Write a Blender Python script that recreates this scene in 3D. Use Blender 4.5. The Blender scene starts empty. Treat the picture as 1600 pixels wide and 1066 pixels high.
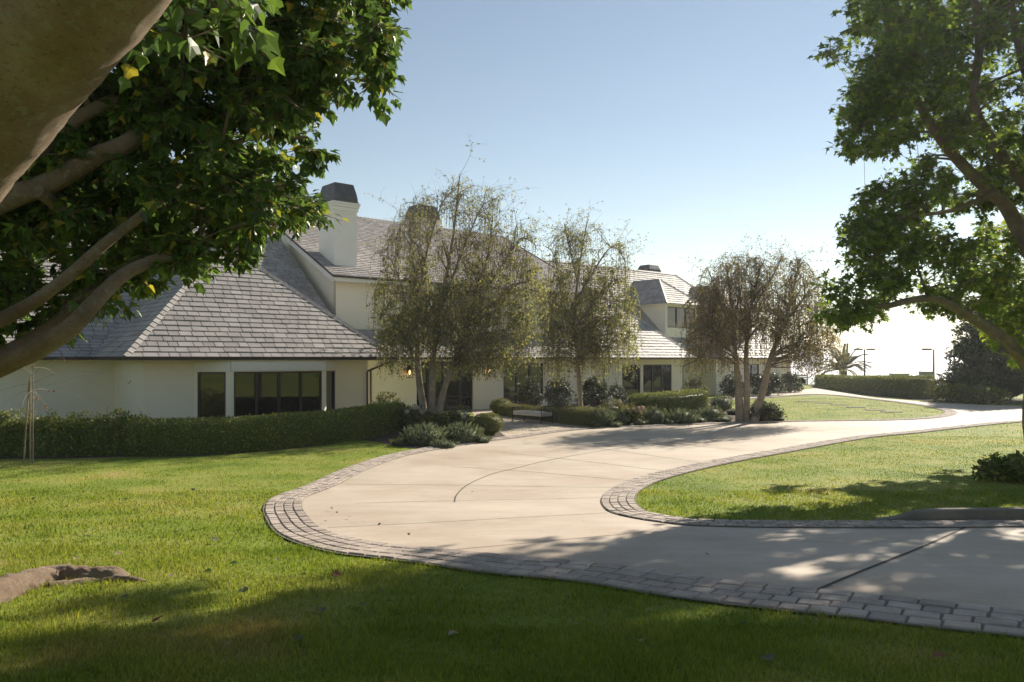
import bpy, math, random
import numpy as np
from mathutils import Vector
rng = np.random.default_rng(7)
random.seed(7)
scene = bpy.context.scene
COL = scene.collection

# ------------------------------------------------------------------ camera, sky, sun, exposure
F = 1244.4          # focal length in photo pixels (photo 1600 wide)
EYE = 3.0           # eye height; the eaves of the house are level with the eye
HOR = 560.0         # horizon row in the photo
cam = bpy.data.cameras.new('camera')
cam.sensor_width = 36.0
cam.lens = F / 1600.0 * 36.0
cam.shift_y = (HOR - 533.0) / 1600.0
cam.clip_start = 0.1
cam.clip_end = 60000
camo = bpy.data.objects.new('camera', cam)
COL.objects.link(camo)
camo.location = (0, 0, EYE)
camo.rotation_euler = (math.radians(90), 0, 0)
scene.camera = camo

SUN_AZ, SUN_EL = math.radians(38.5), math.radians(29)
w = bpy.data.worlds.new('World')
scene.world = w
w.use_nodes = True
nt = w.node_tree
sky = nt.nodes.new('ShaderNodeTexSky')
sky.sky_type = 'NISHITA'
sky.sun_disc = False
sky.sun_elevation = SUN_EL
sky.sun_rotation = SUN_AZ
sky.altitude = 100
sky.air_density = 0.9
sky.dust_density = 0.0
sky.ozone_density = 1.0
wb = nt.nodes.new('ShaderNodeMix'); wb.data_type = 'RGBA'; wb.blend_type = 'MULTIPLY'
wb.inputs[0].default_value = 1.0; wb.inputs[7].default_value = (1.16, 0.98, 0.80, 1)      # warm white balance of the photo
nt.links.new(sky.outputs[0], wb.inputs[6]); nt.links.new(wb.outputs[2], nt.nodes['Background'].inputs[0])
nt.nodes['Background'].inputs[1].default_value = 0.074
sl = bpy.data.lights.new('sun', 'SUN')
sl.energy = 4.4
sl.angle = math.radians(0.53)
sl.color = (1.0, 0.90, 0.76)
so = bpy.data.objects.new('sun', sl)
COL.objects.link(so)
so.rotation_euler = Vector((math.sin(SUN_AZ) * math.cos(SUN_EL), math.cos(SUN_AZ) * math.cos(SUN_EL), math.sin(SUN_EL))).to_track_quat('Z', 'Y').to_euler()
scene.view_settings.view_transform = 'Standard'
scene.view_settings.look = 'None'
scene.view_settings.gamma = 1
scene.view_settings.use_curve_mapping = False
scene.view_settings.exposure = 1.0
scene.cycles.use_denoising = True
scene.cycles.max_bounces = 8
scene.cycles.diffuse_bounces = 3
scene.cycles.glossy_bounces = 3
scene.cycles.transmission_bounces = 4
scene.cycles.transparent_max_bounces = 4

# ------------------------------------------------------------------ terrain height and pixel helpers
def sstep(a, b, x):
    t = np.clip((x - a) / (b - a), 0, 1)
    return t * t * (3 - 2 * t)
PY = np.arange(-10, 60, 0.1)
_z = np.interp(PY, [-10, 0, 3, 4.2, 5.2, 6, 7.5, 9, 11, 13.5, 16, 20, 25, 32, 40, 60], [1.85, 1.75, 1.42, 1.17, 0.98, 0.91, 0.81, 0.71, 0.57, 0.43, 0.33, 0.215, 0.12, 0.04, 0.0, 0.0])
_k = np.exp(-0.5 * (np.arange(-30, 31) / 9.0) ** 2); _k /= _k.sum()
PZ = np.convolve(np.pad(_z, 30, mode='edge'), _k, 'valid')
def g(X, Y):
    X = np.asarray(X, float); Y = np.asarray(Y, float)
    z = np.interp(Y, PY, PZ)
    z = z + 7.0 * sstep(15, 60, X) * (1 - sstep(12, 32, Y))
    z = z + 6.0 * sstep(3, -45, Y)
    z = z - 55.0 * sstep(100, 190, Y + 0.25 * X)
    z = z + 0.02 * np.sin(X * 0.9 + 1) * np.sin(Y * 0.7) * np.exp(-np.abs(Y - 8) / 12) * sstep(5, 9, Y)
    return z
def gz(x, y): return float(g(x, y))
def at(px, py, Y):
    return np.array([(px - 800) / F * Y, Y, EYE - (py - HOR) / F * Y])
def ground(px, py):
    p = (px - 800) / F; k = (py - HOR) / F
    Y = np.arange(1.5, 140, 0.02)
    f = EYE - k * Y - g(p * Y, Y)
    i = np.argmax(f <= 0)
    if f[i] > 0: i = len(Y) - 1
    return np.array([p * Y[i], Y[i]])
def gpts(lst): return np.array([ground(a, b) for a, b in lst])
def smooth(P, step=0.15, closed=False):
    """Catmull-Rom through P, resampled evenly."""
    P = np.asarray(P, float)
    Q = np.vstack([2 * P[0] - P[1], P, 2 * P[-1] - P[-2]])
    out = []
    for i in range(1, len(Q) - 2):
        p0, p1, p2, p3 = Q[i - 1], Q[i], Q[i + 1], Q[i + 2]
        n = max(2, int(np.linalg.norm(p2 - p1) / step))
        t = np.linspace(0, 1, n, endpoint=False)[:, None]
        out.append(0.5 * ((2 * p1) + (-p0 + p2) * t + (2 * p0 - 5 * p1 + 4 * p2 - p3) * t ** 2 + (-p0 + 3 * p1 - 3 * p2 + p3) * t ** 3))
    out.append(P[-1:])
    R = np.vstack(out)
    d = np.r_[0, np.cumsum(np.linalg.norm(np.diff(R, axis=0), axis=1))]
    m = max(2, int(d[-1] / step) + 1)
    s = np.linspace(0, d[-1], m)
    return np.stack([np.interp(s, d, R[:, k]) for k in range(R.shape[1])], 1)
def inside(P, poly):
    x, y = P[:, 0], P[:, 1]
    r = np.zeros(len(P), bool)
    a = poly; b = np.roll(poly, -1, axis=0)
    for (x1, y1), (x2, y2) in zip(a, b):
        if y1 == y2: continue
        c = ((y1 > y) != (y2 > y))
        r ^= c & (x < (x2 - x1) * (y - y1) / (y2 - y1) + x1)
    return r
def nearest_on(P, poly):
    a = poly; b = np.roll(poly, -1, axis=0)
    best = np.full(len(P), 1e9); Q = P.copy()
    for A, B in zip(a, b):
        d = B - A; L = d @ d
        if L < 1e-12: continue
        t = np.clip(((P - A) @ d) / L, 0, 1)
        q = A + t[:, None] * d
        dd = ((P - q) ** 2).sum(1)
        m = dd < best
        best[m] = dd[m]; Q[m] = q[m]
    return Q, np.sqrt(best)

# ------------------------------------------------------------------ materials
def newmat(name):
    m = bpy.data.materials.new(name); m.use_nodes = True
    n = m.node_tree
    return m, n, n.nodes['Principled BSDF'], n.nodes['Material Output']
def ramp(n, stops):
    r = n.nodes.new('ShaderNodeValToRGB')
    e = r.color_ramp.elements
    while len(e) < len(stops): e.new(0.5)
    for i, (p, c) in enumerate(stops):
        e[i].position = p; e[i].color = (*c, 1)
    return r
def noise(n, scale, detail=4, rough=0.6, coord='Object', stretch=None):
    tc = n.nodes.new('ShaderNodeTexCoord')
    t = n.nodes.new('ShaderNodeTexNoise')
    t.inputs['Scale'].default_value = scale; t.inputs['Detail'].default_value = detail; t.inputs['Roughness'].default_value = rough
    if stretch:
        mp = n.nodes.new('ShaderNodeMapping'); mp.inputs['Scale'].default_value = stretch
        n.links.new(tc.outputs[coord], mp.inputs['Vector']); n.links.new(mp.outputs[0], t.inputs['Vector'])
    else:
        n.links.new(tc.outputs[coord], t.inputs['Vector'])
    return t
def mix(n, a, b, fac, mode='MIX'):
    m = n.nodes.new('ShaderNodeMix'); m.data_type = 'RGBA'; m.blend_type = mode
    for sock, v in ((m.inputs[6], a), (m.inputs[7], b)):
        if isinstance(v, tuple): sock.default_value = (*v, 1)
        else: n.links.new(v, sock)
    if isinstance(fac, (int, float)): m.inputs[0].default_value = fac
    else: n.links.new(fac, m.inputs[0])
    return m.outputs[2]
def bump(n, b, h, strength, dist):
    k = n.nodes.new('ShaderNodeBump'); k.inputs['Strength'].default_value = strength; k.inputs['Distance'].default_value = dist
    n.links.new(h, k.inputs['Height']); n.links.new(k.outputs[0], b.inputs['Normal'])
def surf(name, c1, c2, scale=3.0, rough=0.8, fine=60.0, bstr=0.3, bdist=0.01, island=0.0, metal=0.0, spec=0.5, stretch=None):
    m, n, b, o = newmat(name)
    t = noise(n, scale, 5, 0.6, stretch=stretch)
    r = ramp(n, [(0.3, c1), (0.7, c2)])
    n.links.new(t.outputs[0], r.inputs[0])
    f = noise(n, fine, 3, 0.7)
    col = mix(n, r.outputs[0], f.outputs[0], 0.18, 'OVERLAY')
    if island > 0:
        gn = n.nodes.new('ShaderNodeNewGeometry')
        rr = ramp(n, [(0.0, (0.5 - island,) * 3), (1.0, (0.5 + island,) * 3)])
        n.links.new(gn.outputs['Random Per Island'], rr.inputs[0])
        col = mix(n, col, rr.outputs[0], 1.0, 'OVERLAY')
    n.links.new(col, b.inputs['Base Color'])
    b.inputs['Roughness'].default_value = rough; b.inputs['Metallic'].default_value = metal
    b.inputs['Specular IOR Level'].default_value = spec
    if bstr > 0: bump(n, b, f.outputs[0], bstr, bdist)
    return m
def leafmat(name, stops, trans=0.4, rough=0.5, tint=(1.0, 1.0, 0.55), spec=0.4):
    m, n, b, o = newmat(name)
    gn = n.nodes.new('ShaderNodeNewGeometry')
    r = ramp(n, stops)
    n.links.new(gn.outputs['Random Per Island'], r.inputs[0])
    n.links.new(r.outputs[0], b.inputs['Base Color'])
    b.inputs['Roughness'].default_value = rough
    b.inputs['Specular IOR Level'].default_value = spec
    tr = n.nodes.new('ShaderNodeBsdfTranslucent')
    c = mix(n, r.outputs[0], tint, 1.0, 'MULTIPLY')
    br = n.nodes.new('ShaderNodeBrightContrast'); br.inputs['Bright'].default_value = 0.03
    n.links.new(c, br.inputs[0]); n.links.new(br.outputs[0], tr.inputs[0])
    ms = n.nodes.new('ShaderNodeMixShader'); ms.inputs[0].default_value = trans
    n.links.new(b.outputs[0], ms.inputs[1]); n.links.new(tr.outputs[0], ms.inputs[2]); n.links.new(ms.outputs[0], o.inputs[0])
    return m
def plain(name, c, rough=0.5, metal=0.0, spec=0.5):
    m, n, b, o = newmat(name)
    t = noise(n, 7.0, 3)
    col = mix(n, tuple(0.85 * x for x in c), tuple(min(1, 1.15 * x) for x in c), t.outputs[0])
    n.links.new(col, b.inputs['Base Color'])
    b.inputs['Roughness'].default_value = rough; b.inputs['Metallic'].default_value = metal; b.inputs['Specular IOR Level'].default_value = spec
    return m
def grass_material(name, blades):
    m, n, b, o = newmat(name)
    big = noise(n, 0.45, 5, 0.6)
    r = ramp(n, [(0.28, (0.12, 0.175, 0.024)), (0.45, (0.19, 0.24, 0.04)), (0.60, (0.27, 0.28, 0.072)), (0.76, (0.36, 0.285, 0.125))])
    n.links.new(big.outputs[0], r.inputs[0])
    col = r.outputs[0]
    if blades:
        gn = n.nodes.new('ShaderNodeNewGeometry')
        rr = ramp(n, [(0.0, (0.28, 0.30, 0.25)), (0.55, (0.5, 0.5, 0.5)), (0.9, (0.62, 0.60, 0.5)), (1.0, (0.8, 0.66, 0.55))])
        n.links.new(gn.outputs['Random Per Island'], rr.inputs[0])
        col = mix(n, col, rr.outputs[0], 0.9, 'OVERLAY')
        tr = n.nodes.new('ShaderNodeBsdfTranslucent')
        n.links.new(mix(n, col, (1.25, 1.3, 0.6), 1.0, 'MULTIPLY'), tr.inputs[0])
        ms = n.nodes.new('ShaderNodeMixShader'); ms.inputs[0].default_value = 0.45
        n.links.new(b.outputs[0], ms.inputs[1]); n.links.new(tr.outputs[0], ms.inputs[2]); n.links.new(ms.outputs[0], o.inputs[0])
    else:
        f = noise(n, 38, 6, 0.8)
        fr = ramp(n, [(0.35, (0.22, 0.22, 0.2)), (0.65, (0.72, 0.72, 0.62))])
        n.links.new(f.outputs[0], fr.inputs[0])
        col = mix(n, col, fr.outputs[0], 0.8, 'OVERLAY')
        bump(n, b, f.outputs[0], 0.4, 0.03)
    n.links.new(col, b.inputs['Base Color'])
    b.inputs['Roughness'].default_value = 0.85
    b.inputs['Specular IOR Level'].default_value = 0.12
    return m
M = {}
M['lawn'] = grass_material('lawn_turf', False)
M['grass'] = grass_material('grass_blades', True)
def concrete():
    m, n, b, o = newmat('driveway_concrete')
    t = noise(n, 0.35, 6, 0.65)
    r = ramp(n, [(0.25, (0.40, 0.318, 0.24)), (0.5, (0.48, 0.40, 0.312)), (0.75, (0.54, 0.46, 0.365))])
    n.links.new(t.outputs[0], r.inputs[0])
    s = noise(n, 1.0, 6, 0.7, stretch=(0.5, 3.0, 1))
    col = mix(n, r.outputs[0], s.outputs[0], 0.22, 'OVERLAY')
    f = noise(n, 45, 5, 0.8)
    col = mix(n, col, f.outputs[0], 0.2, 'OVERLAY')
    st = noise(n, 0.16, 7, 0.72)                         # old water and soil stains
    sr = ramp(n, [(0.47, (0, 0, 0)), (0.62, (0.5, 0.5, 0.5))]); n.links.new(st.outputs[0], sr.inputs[0])
    col = mix(n, col, (0.30, 0.205, 0.13), sr.outputs[0])
    sp = noise(n, 7.0, 3, 0.6)                           # grit and spots
    pr = ramp(n, [(0.70, (0, 0, 0)), (0.74, (0.55, 0.55, 0.55))]); n.links.new(sp.outputs[0], pr.inputs[0])
    col = mix(n, col, (0.16, 0.12, 0.085), pr.outputs[0])
    n.links.new(col, b.inputs['Base Color'])
    b.inputs['Roughness'].default_value = 0.75
    bump(n, b, f.outputs[0], 0.25, 0.004)
    return m
M['concrete'] = concrete()
M['joint'] = plain('joint_dark', (0.06, 0.05, 0.04), 0.9)
M['mortar'] = surf('paver_mortar', (0.12, 0.10, 0.08), (0.18, 0.152, 0.125), 8, 0.95)
M['paver'] = surf('paver_stone', (0.305, 0.25, 0.207), (0.44, 0.372, 0.312), 5, 0.85, 40, 0.5, 0.01, island=0.09)
M['kerb'] = surf('kerb_concrete', (0.175, 0.154, 0.122), (0.252, 0.224, 0.184), 3, 0.9)
M['soil'] = surf('bed_soil', (0.045, 0.03, 0.02), (0.09, 0.062, 0.042), 6, 1.0, 30, 0.8, 0.04)
M['stucco'] = surf('white_stucco', (0.83, 0.765, 0.61), (0.88, 0.815, 0.66), 0.7, 0.9, 30, 0.12, 0.01)
M['white'] = surf('white_trim', (0.78, 0.75, 0.69), (0.83, 0.80, 0.75), 1.5, 0.7, 40, 0.05, 0.004)
M['slate'] = surf('slate_shingle', (0.30, 0.278, 0.262), (0.39, 0.362, 0.342), 1.2, 0.62, 35, 0.4, 0.01, island=0.08, spec=0.3)
M['slate_dark'] = surf('slate_underlay', (0.05, 0.045, 0.045), (0.08, 0.07, 0.07), 4, 0.9)
M['bronze'] = plain('dark_bronze', (0.035, 0.026, 0.021), 0.45, 0.0)
M['gutter'] = plain('bronze_gutter', (0.05, 0.035, 0.028), 0.4, 0.3)
M['cap'] = surf('lead_cap', (0.055, 0.055, 0.06), (0.10, 0.095, 0.095), 3, 0.45, 20, 0.2, 0.02, metal=0.3)
def glass():
    m, n, b, o = newmat('window_glass')
    b.inputs['Base Color'].default_value = (0.012, 0.013, 0.012, 1)
    b.inputs['Roughness'].default_value = 0.02
    b.inputs['Specular IOR Level'].default_value = 1.0
    b.inputs['IOR'].default_value = 1.5
    t = noise(n, 0.9, 2); bump(n, b, t.outputs[0], 0.05, 0.02)
    return m
M['glass'] = glass()
def bark_mottled():
    m, n, b, o = newmat('smooth_bark')
    t = noise(n, 2.6, 6, 0.7); r = ramp(n, [(0.3, (0.26, 0.18, 0.125)), (0.5, (0.39, 0.285, 0.20)), (0.7, (0.52, 0.40, 0.295))]); n.links.new(t.outputs[0], r.inputs[0])
    k = noise(n, 17, 5, 0.65); kr = ramp(n, [(0.56, (0, 0, 0)), (0.62, (0.7, 0.7, 0.7))]); n.links.new(k.outputs[0], kr.inputs[0])
    col = mix(n, r.outputs[0], (0.45, 0.41, 0.33), kr.outputs[0])                      # pale lichen spots
    d = noise(n, 34, 8, 0.8, stretch=(1.0, 1.0, 2.2)); dr = ramp(n, [(0.34, (0.8, 0.8, 0.8)), (0.45, (0, 0, 0))]); n.links.new(d.outputs[0], dr.inputs[0])
    col = mix(n, col, (0.075, 0.05, 0.035), dr.outputs[0])                            # cracks and pits
    f = noise(n, 140, 6, 0.85)
    col = mix(n, col, f.outputs[0], 0.5, 'OVERLAY')
    n.links.new(col, b.inputs['Base Color']); b.inputs['Roughness'].default_value = 0.92; b.inputs['Specular IOR Level'].default_value = 0.2
    h = mix(n, d.outputs[0], f.outputs[0], 0.35); bump(n, b, h, 1.0, 0.07)
    return m
M['bark_smooth'] = bark_mottled()
M['bark_grey'] = surf('grey_bark', (0.13, 0.10, 0.075), (0.24, 0.19, 0.145), 3.5, 0.9, 22, 1.0, 0.05)
M['bark_birch'] = surf('pale_bark', (0.20, 0.155, 0.115), (0.40, 0.335, 0.265), 3.0, 0.85, 14, 0.7, 0.03)
M['twig'] = plain('twig_bark', (0.15, 0.11, 0.08), 0.9)
M['leaf_big'] = leafmat('glossy_green_leaf', [(0.0, (0.034, 0.065, 0.013)), (0.6, (0.067, 0.122, 0.020)), (0.93, (0.126, 0.195, 0.028)), (1.0, (0.420, 0.308, 0.041))], 0.36, 0.38, (1.6, 1.7, 0.5))
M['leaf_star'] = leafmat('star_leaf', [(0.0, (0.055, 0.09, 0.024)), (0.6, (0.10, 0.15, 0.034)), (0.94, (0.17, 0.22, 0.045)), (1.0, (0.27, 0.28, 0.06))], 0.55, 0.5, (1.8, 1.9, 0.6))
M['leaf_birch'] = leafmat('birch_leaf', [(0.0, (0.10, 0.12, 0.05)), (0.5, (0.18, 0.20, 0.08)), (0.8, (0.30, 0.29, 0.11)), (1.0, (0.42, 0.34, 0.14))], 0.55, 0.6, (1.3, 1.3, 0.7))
M['leaf_painted_backlit'] = leafmat('star_leaf_painted_backlit', [(0.0, (0.09, 0.15, 0.03)), (0.6, (0.15, 0.22, 0.045)), (1.0, (0.32, 0.33, 0.07))], 0.6, 0.5, (1.6, 1.6, 0.6))  # lighter copy of the star leaf, backlight put into its colour
M['leaf_brown'] = leafmat('dry_leaf', [(0.0, (0.098, 0.095, 0.045)), (0.5, (0.182, 0.169, 0.083)), (0.85, (0.286, 0.230, 0.105)), (1.0, (0.468, 0.311, 0.105))], 0.45, 0.7, (1.3, 1.25, 0.75))
M['leaf_hedge'] = leafmat('hedge_leaf', [(0.0, (0.064, 0.101, 0.020)), (0.6, (0.128, 0.175, 0.032)), (0.9, (0.271, 0.275, 0.052)), (1.0, (0.510, 0.365, 0.090))], 0.3, 0.45, (1.4, 1.4, 0.6))
M['leaf_box'] = leafmat('box_leaf', [(0.0, (0.067, 0.078, 0.022)), (0.6, (0.125, 0.140, 0.034)), (1.0, (0.240, 0.224, 0.064))], 0.3, 0.55, (1.4, 1.3, 0.6))
M['leaf_dark'] = leafmat('dark_leaf', [(0.0, (0.024, 0.039, 0.014)), (0.7, (0.050, 0.074, 0.022)), (1.0, (0.108, 0.147, 0.039))], 0.25, 0.45)
M['leaf_silver'] = leafmat('grey_green_leaf', [(0.0, (0.062, 0.081, 0.042)), (0.6, (0.112, 0.138, 0.072)), (1.0, (0.200, 0.225, 0.132))], 0.3, 0.7, (1.1, 1.1, 0.7))
M['leaf_lime'] = leafmat('light_green_leaf', [(0.0, (0.07, 0.09, 0.025)), (0.6, (0.12, 0.135, 0.04)), (1.0, (0.2, 0.19, 0.08))], 0.4, 0.6, (1.3, 1.3, 0.6))
M['leaf_orange'] = leafmat('orange_leaf', [(0.0, (0.170, 0.070, 0.030)), (1.0, (0.306, 0.140, 0.060))], 0.4, 0.6, (1.2, 1.0, 0.8))
M['petal'] = leafmat('cream_petal', [(0.0, (0.5, 0.42, 0.33)), (1.0, (0.75, 0.68, 0.6))], 0.3, 0.7, (1, 1, 1))
M['petal_pink'] = leafmat('pink_petal', [(0.0, (0.5, 0.27, 0.22)), (1.0, (0.68, 0.5, 0.42))], 0.3, 0.7, (1, 1, 1))
M['cushion'] = surf('white_cushion', (0.62, 0.55, 0.48), (0.7, 0.63, 0.56), 4, 0.95, 60, 0.2, 0.01)
M['metal'] = plain('dark_metal', (0.03, 0.028, 0.026), 0.5, 0.5)
M['stake'] = surf('stake_wood', (0.22, 0.17, 0.11), (0.34, 0.27, 0.18), 5, 0.9)
M['car'] = plain('car_paint', (0.035, 0.04, 0.05), 0.25, 0.4)
M['rubber'] = plain('rubber', (0.02, 0.02, 0.02), 0.9)
M['panel'] = surf('grey_green_panel', (0.30, 0.33, 0.29), (0.38, 0.40, 0.36), 2, 0.8)
M['pale_wood'] = surf('pale_timber', (0.42, 0.36, 0.29), (0.55, 0.48, 0.4), 4, 0.85)
def lampglow():
    m, n, b, o = newmat('lantern_flame')
    b.inputs['Emission Color'].default_value = (1.0, 0.55, 0.2, 1)
    b.inputs['Emission Strength'].default_value = 3.5
    b.inputs['Base Color'].default_value = (0.9, 0.7, 0.4, 1)
    return m
M['flame'] = lampglow()
def lantern_glass():
    m, n, b, o = newmat('lantern_glass')
    b.inputs['Base Color'].default_value = (0.95, 0.9, 0.8, 1)
    b.inputs['Roughness'].default_value = 0.05
    b.inputs['Transmission Weight'].default_value = 1.0
    b.inputs['IOR'].default_value = 1.1
    return m
M['lglass'] = lantern_glass()
def water():
    m, n, b, o = newmat('sea_water')
    b.inputs['Base Color'].default_value = (0.05, 0.09, 0.11, 1)
    b.inputs['Roughness'].default_value = 0.35
    t = noise(n, 0.05, 6, 0.7); bump(n, b, t.outputs[0], 0.6, 3.0)
    return m
M['sea'] = water()

# ------------------------------------------------------------------ mesh building
ORG = {}
class MB:
    """Collects vertices and faces (numpy) for ONE mesh object."""
    def __init__(s): s.v = []; s.f = []; s.mi = []; s.n = 0; s.sm = []
    def add(s, V, Fc, mi=0, smooth=False):
        V = np.asarray(V, float); Fc = np.asarray(Fc, int)
        s.v.append(V); s.f.append(Fc + s.n); s.mi.append(mi); s.sm.append(smooth); s.n += len(V)
    def box(s, c, size, ax=None, mi=0):
        c = np.asarray(c, float); hx, hy, hz = [0.5 * k for k in size]
        ax = np.eye(3) if ax is None else np.asarray(ax, float)
        V = np.array([c + sx * hx * ax[0] + sy * hy * ax[1] + sz * hz * ax[2] for sz in (-1, 1) for sx, sy in ((-1, -1), (1, -1), (1, 1), (-1, 1))])
        s.add(V, [[3, 2, 1, 0], [4, 5, 6, 7], [0, 1, 5, 4], [1, 2, 6, 5], [2, 3, 7, 6], [3, 0, 4, 7]], mi)
    def bar(s, p, q, wd, ht, mi=0, up=(0, 0, 1)):
        p = np.asarray(p, float); q = np.asarray(q, float)
        d = q - p; L = np.linalg.norm(d); d = d / L
        sd = np.cross(d, up)
        if np.linalg.norm(sd) < 1e-6: sd = np.array([1.0, 0, 0])
        sd /= np.linalg.norm(sd); u = np.cross(sd, d)
        s.box((p + q) / 2, (L, wd, ht), (d, sd, u), mi)
    def poly(s, pts, mi=0):
        s.add(np.array(pts, float), [list(range(len(pts)))], mi)
    def prism(s, base, z0, z1, mi=0, top=True):
        base = np.asarray(base, float); n = len(base)
        V = np.vstack([np.c_[base, np.full(n, z0)], np.c_[base, np.full(n, z1)]])
        s.add(V, [[i, (i + 1) % n, (i + 1) % n + n, i + n] for i in range(n)], mi)
        if top:
            s.add(V[n:], [list(range(n))], mi); s.add(V[:n], [list(range(n))[::-1]], mi)
    def tube(s, P, R, sides=8, mi=0, cap=True, lump=0.0):
        P = np.asarray(P, float); n = len(P); R = np.broadcast_to(np.asarray(R, float), (n,))
        T = np.gradient(P, axis=0); T /= np.linalg.norm(T, axis=1)[:, None] + 1e-9
        ref = np.array([0.3, 0.2, 1.0]) if abs(T[0][2]) < 0.8 else np.array([1.0, 0.1, 0.0])
        V = np.zeros((n, sides, 3)); a = np.linspace(0, 2 * np.pi, sides, endpoint=False)
        for i in range(n):
            u = ref - (ref @ T[i]) * T[i]; u /= np.linalg.norm(u) + 1e-9; ref = u
            b = np.cross(T[i], u)
            rr = R[i] * (1 + lump * np.sin(a * 3 + i * 0.35) + lump * 0.7 * np.sin(a * 2 - i * 0.5 + 1))
            V[i] = P[i] + (np.cos(a) * rr)[:, None] * u + (np.sin(a) * rr)[:, None] * b
        i, j = np.meshgrid(np.arange(n - 1), np.arange(sides), indexing='ij')
        j2 = (j + 1) % sides
        s.add(V.reshape(-1, 3), np.stack([i * sides + j, i * sides + j2, (i + 1) * sides + j2, (i + 1) * sides + j], -1).reshape(-1, 4), mi, True)
        if cap and sides > 2:
            s.add(V[-1], [list(range(sides))], mi); s.add(V[0], [list(range(sides))[::-1]], mi)
    def sphere(s, c, r, nu=16, nv=10, mi=0, lump=0.0):
        c = np.asarray(c, float); r = np.broadcast_to(np.asarray(r, float), (3,))
        th = np.linspace(0.02, np.pi - 0.02, nv); ph = np.linspace(0, 2 * np.pi, nu, endpoint=False)
        T, Pp = np.meshgrid(th, ph, indexing='ij')
        k = 1 + lump * np.sin(3 * Pp + 2 * T) * np.sin(3 * T)
        V = np.stack([c[0] + r[0] * k * np.sin(T) * np.cos(Pp), c[1] + r[1] * k * np.sin(T) * np.sin(Pp), c[2] + r[2] * k * np.cos(T)], -1).reshape(-1, 3)
        i, j = np.meshgrid(np.arange(nv - 1), np.arange(nu), indexing='ij'); j2 = (j + 1) % nu
        s.add(V, np.stack([i * nu + j, (i + 1) * nu + j, (i + 1) * nu + j2, i * nu + j2], -1).reshape(-1, 4), mi, True)
    def leaves(s, P, A, N, S, shape, mi=0):
        P = np.asarray(P, float)
        A = A / (np.linalg.norm(A, axis=1)[:, None] + 1e-9)
        sd = np.cross(A, N); sd /= np.linalg.norm(sd, axis=1)[:, None] + 1e-9
        nn = np.cross(sd, A)
        T, Fc = SHAPES[shape]
        S = np.broadcast_to(np.asarray(S, float), (len(P),))
        V = P[:, None, :] + S[:, None, None] * (T[None, :, 0, None] * sd[:, None, :] + T[None, :, 1, None] * A[:, None, :] + T[None, :, 2, None] * nn[:, None, :])
        k = len(T)
        FF = (np.arange(len(P)) * k)[:, None, None] + Fc[None]
        s.add(V.reshape(-1, 3), FF.reshape(-1, Fc.shape[1]), mi)
    def build(s, name, mats, parent=None, props=None):
        me = bpy.data.meshes.new(name)
        V = np.vstack(s.v) if s.v else np.zeros((0, 3))
        o = bpy.data.objects.new(name, me)
        if parent is not None:
            V = V - ORG[parent.name]; o.parent = parent; ORG[o.name] = ORG[parent.name]
        else: ORG[o.name] = np.zeros(3)
        me.vertices.add(len(V)); me.vertices.foreach_set('co', V.astype(np.float32).ravel())
        tot, start, loops, mi, sm = [], [], [], [], []
        pos = 0
        for Fc, m, k in zip(s.f, s.mi, s.sm):
            a, b = Fc.shape
            loops.append(Fc.ravel()); tot.append(np.full(a, b)); start.append(pos + np.arange(a) * b); pos += a * b
            mi.append(np.full(a, m)); sm.append(np.full(a, k))
        loops = np.concatenate(loops); tot = np.concatenate(tot); start = np.concatenate(start)
        me.loops.add(len(loops)); me.loops.foreach_set('vertex_index', loops.astype(np.int32))
        me.polygons.add(len(tot)); me.polygons.foreach_set('loop_start', start.astype(np.int32)); me.polygons.foreach_set('loop_total', tot.astype(np.int32))
        me.polygons.foreach_set('material_index', np.concatenate(mi).astype(np.int32))
        me.polygons.foreach_set('use_smooth', np.concatenate(sm))
        me.update(calc_edges=True)
        for m in (mats if isinstance(mats, (list, tuple)) else [mats]): me.materials.append(m)
        COL.objects.link(o)
        return o
def tri(lst): return np.array(lst, float)
SHAPES = {
 'oval': (tri([(0, 0, 0), (0.33, 0.45, 0.10), (0, 1, -0.04), (-0.33, 0.45, 0.10)]), np.array([[0, 1, 2], [0, 2, 3]])),
 'slim': (tri([(0, 0, 0), (0.16, 0.45, 0.05), (0, 1, -0.1), (-0.16, 0.45, 0.05)]), np.array([[0, 1, 2], [0, 2, 3]])),
 'lobed': (tri([(0, 0.30, -0.03), (0, 0, 0), (0.34, 0.05, 0.04), (0.48, 0.34, 0.08), (0.24, 0.52, 0.04), (0, 1.0, -0.10), (-0.24, 0.52, 0.04), (-0.48, 0.34, 0.08), (-0.34, 0.05, 0.04)]),
           np.array([[0, k, k % 8 + 1] for k in range(1, 9)])),
 'star': (tri([(0, 0.38, 0.02), (0, 0, 0), (0.42, -0.02, -0.04), (0.20, 0.26, 0.03), (0.56, 0.46, -0.05), (0.17, 0.52, 0.03), (0, 1.0, -0.08), (-0.17, 0.52, 0.03), (-0.56, 0.46, -0.05), (-0.20, 0.26, 0.03), (-0.42, -0.02, -0.04)]),
          np.array([[0, k, k % 10 + 1] for k in range(1, 11)])),
}
def tag(o, label=None, cat=None, group=None, kind=None):
    if label: o['label'] = label
    if cat: o['category'] = cat
    if group: o['group'] = group
    if kind: o['kind'] = kind
    return o
def thing(name, loc, label, cat, group=None):
    o = bpy.data.objects.new(name, None); COL.objects.link(o)
    o.location = tuple(loc); o.empty_display_size = 0.2
    ORG[o.name] = np.array(loc, float)
    return tag(o, label, cat, group)
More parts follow.
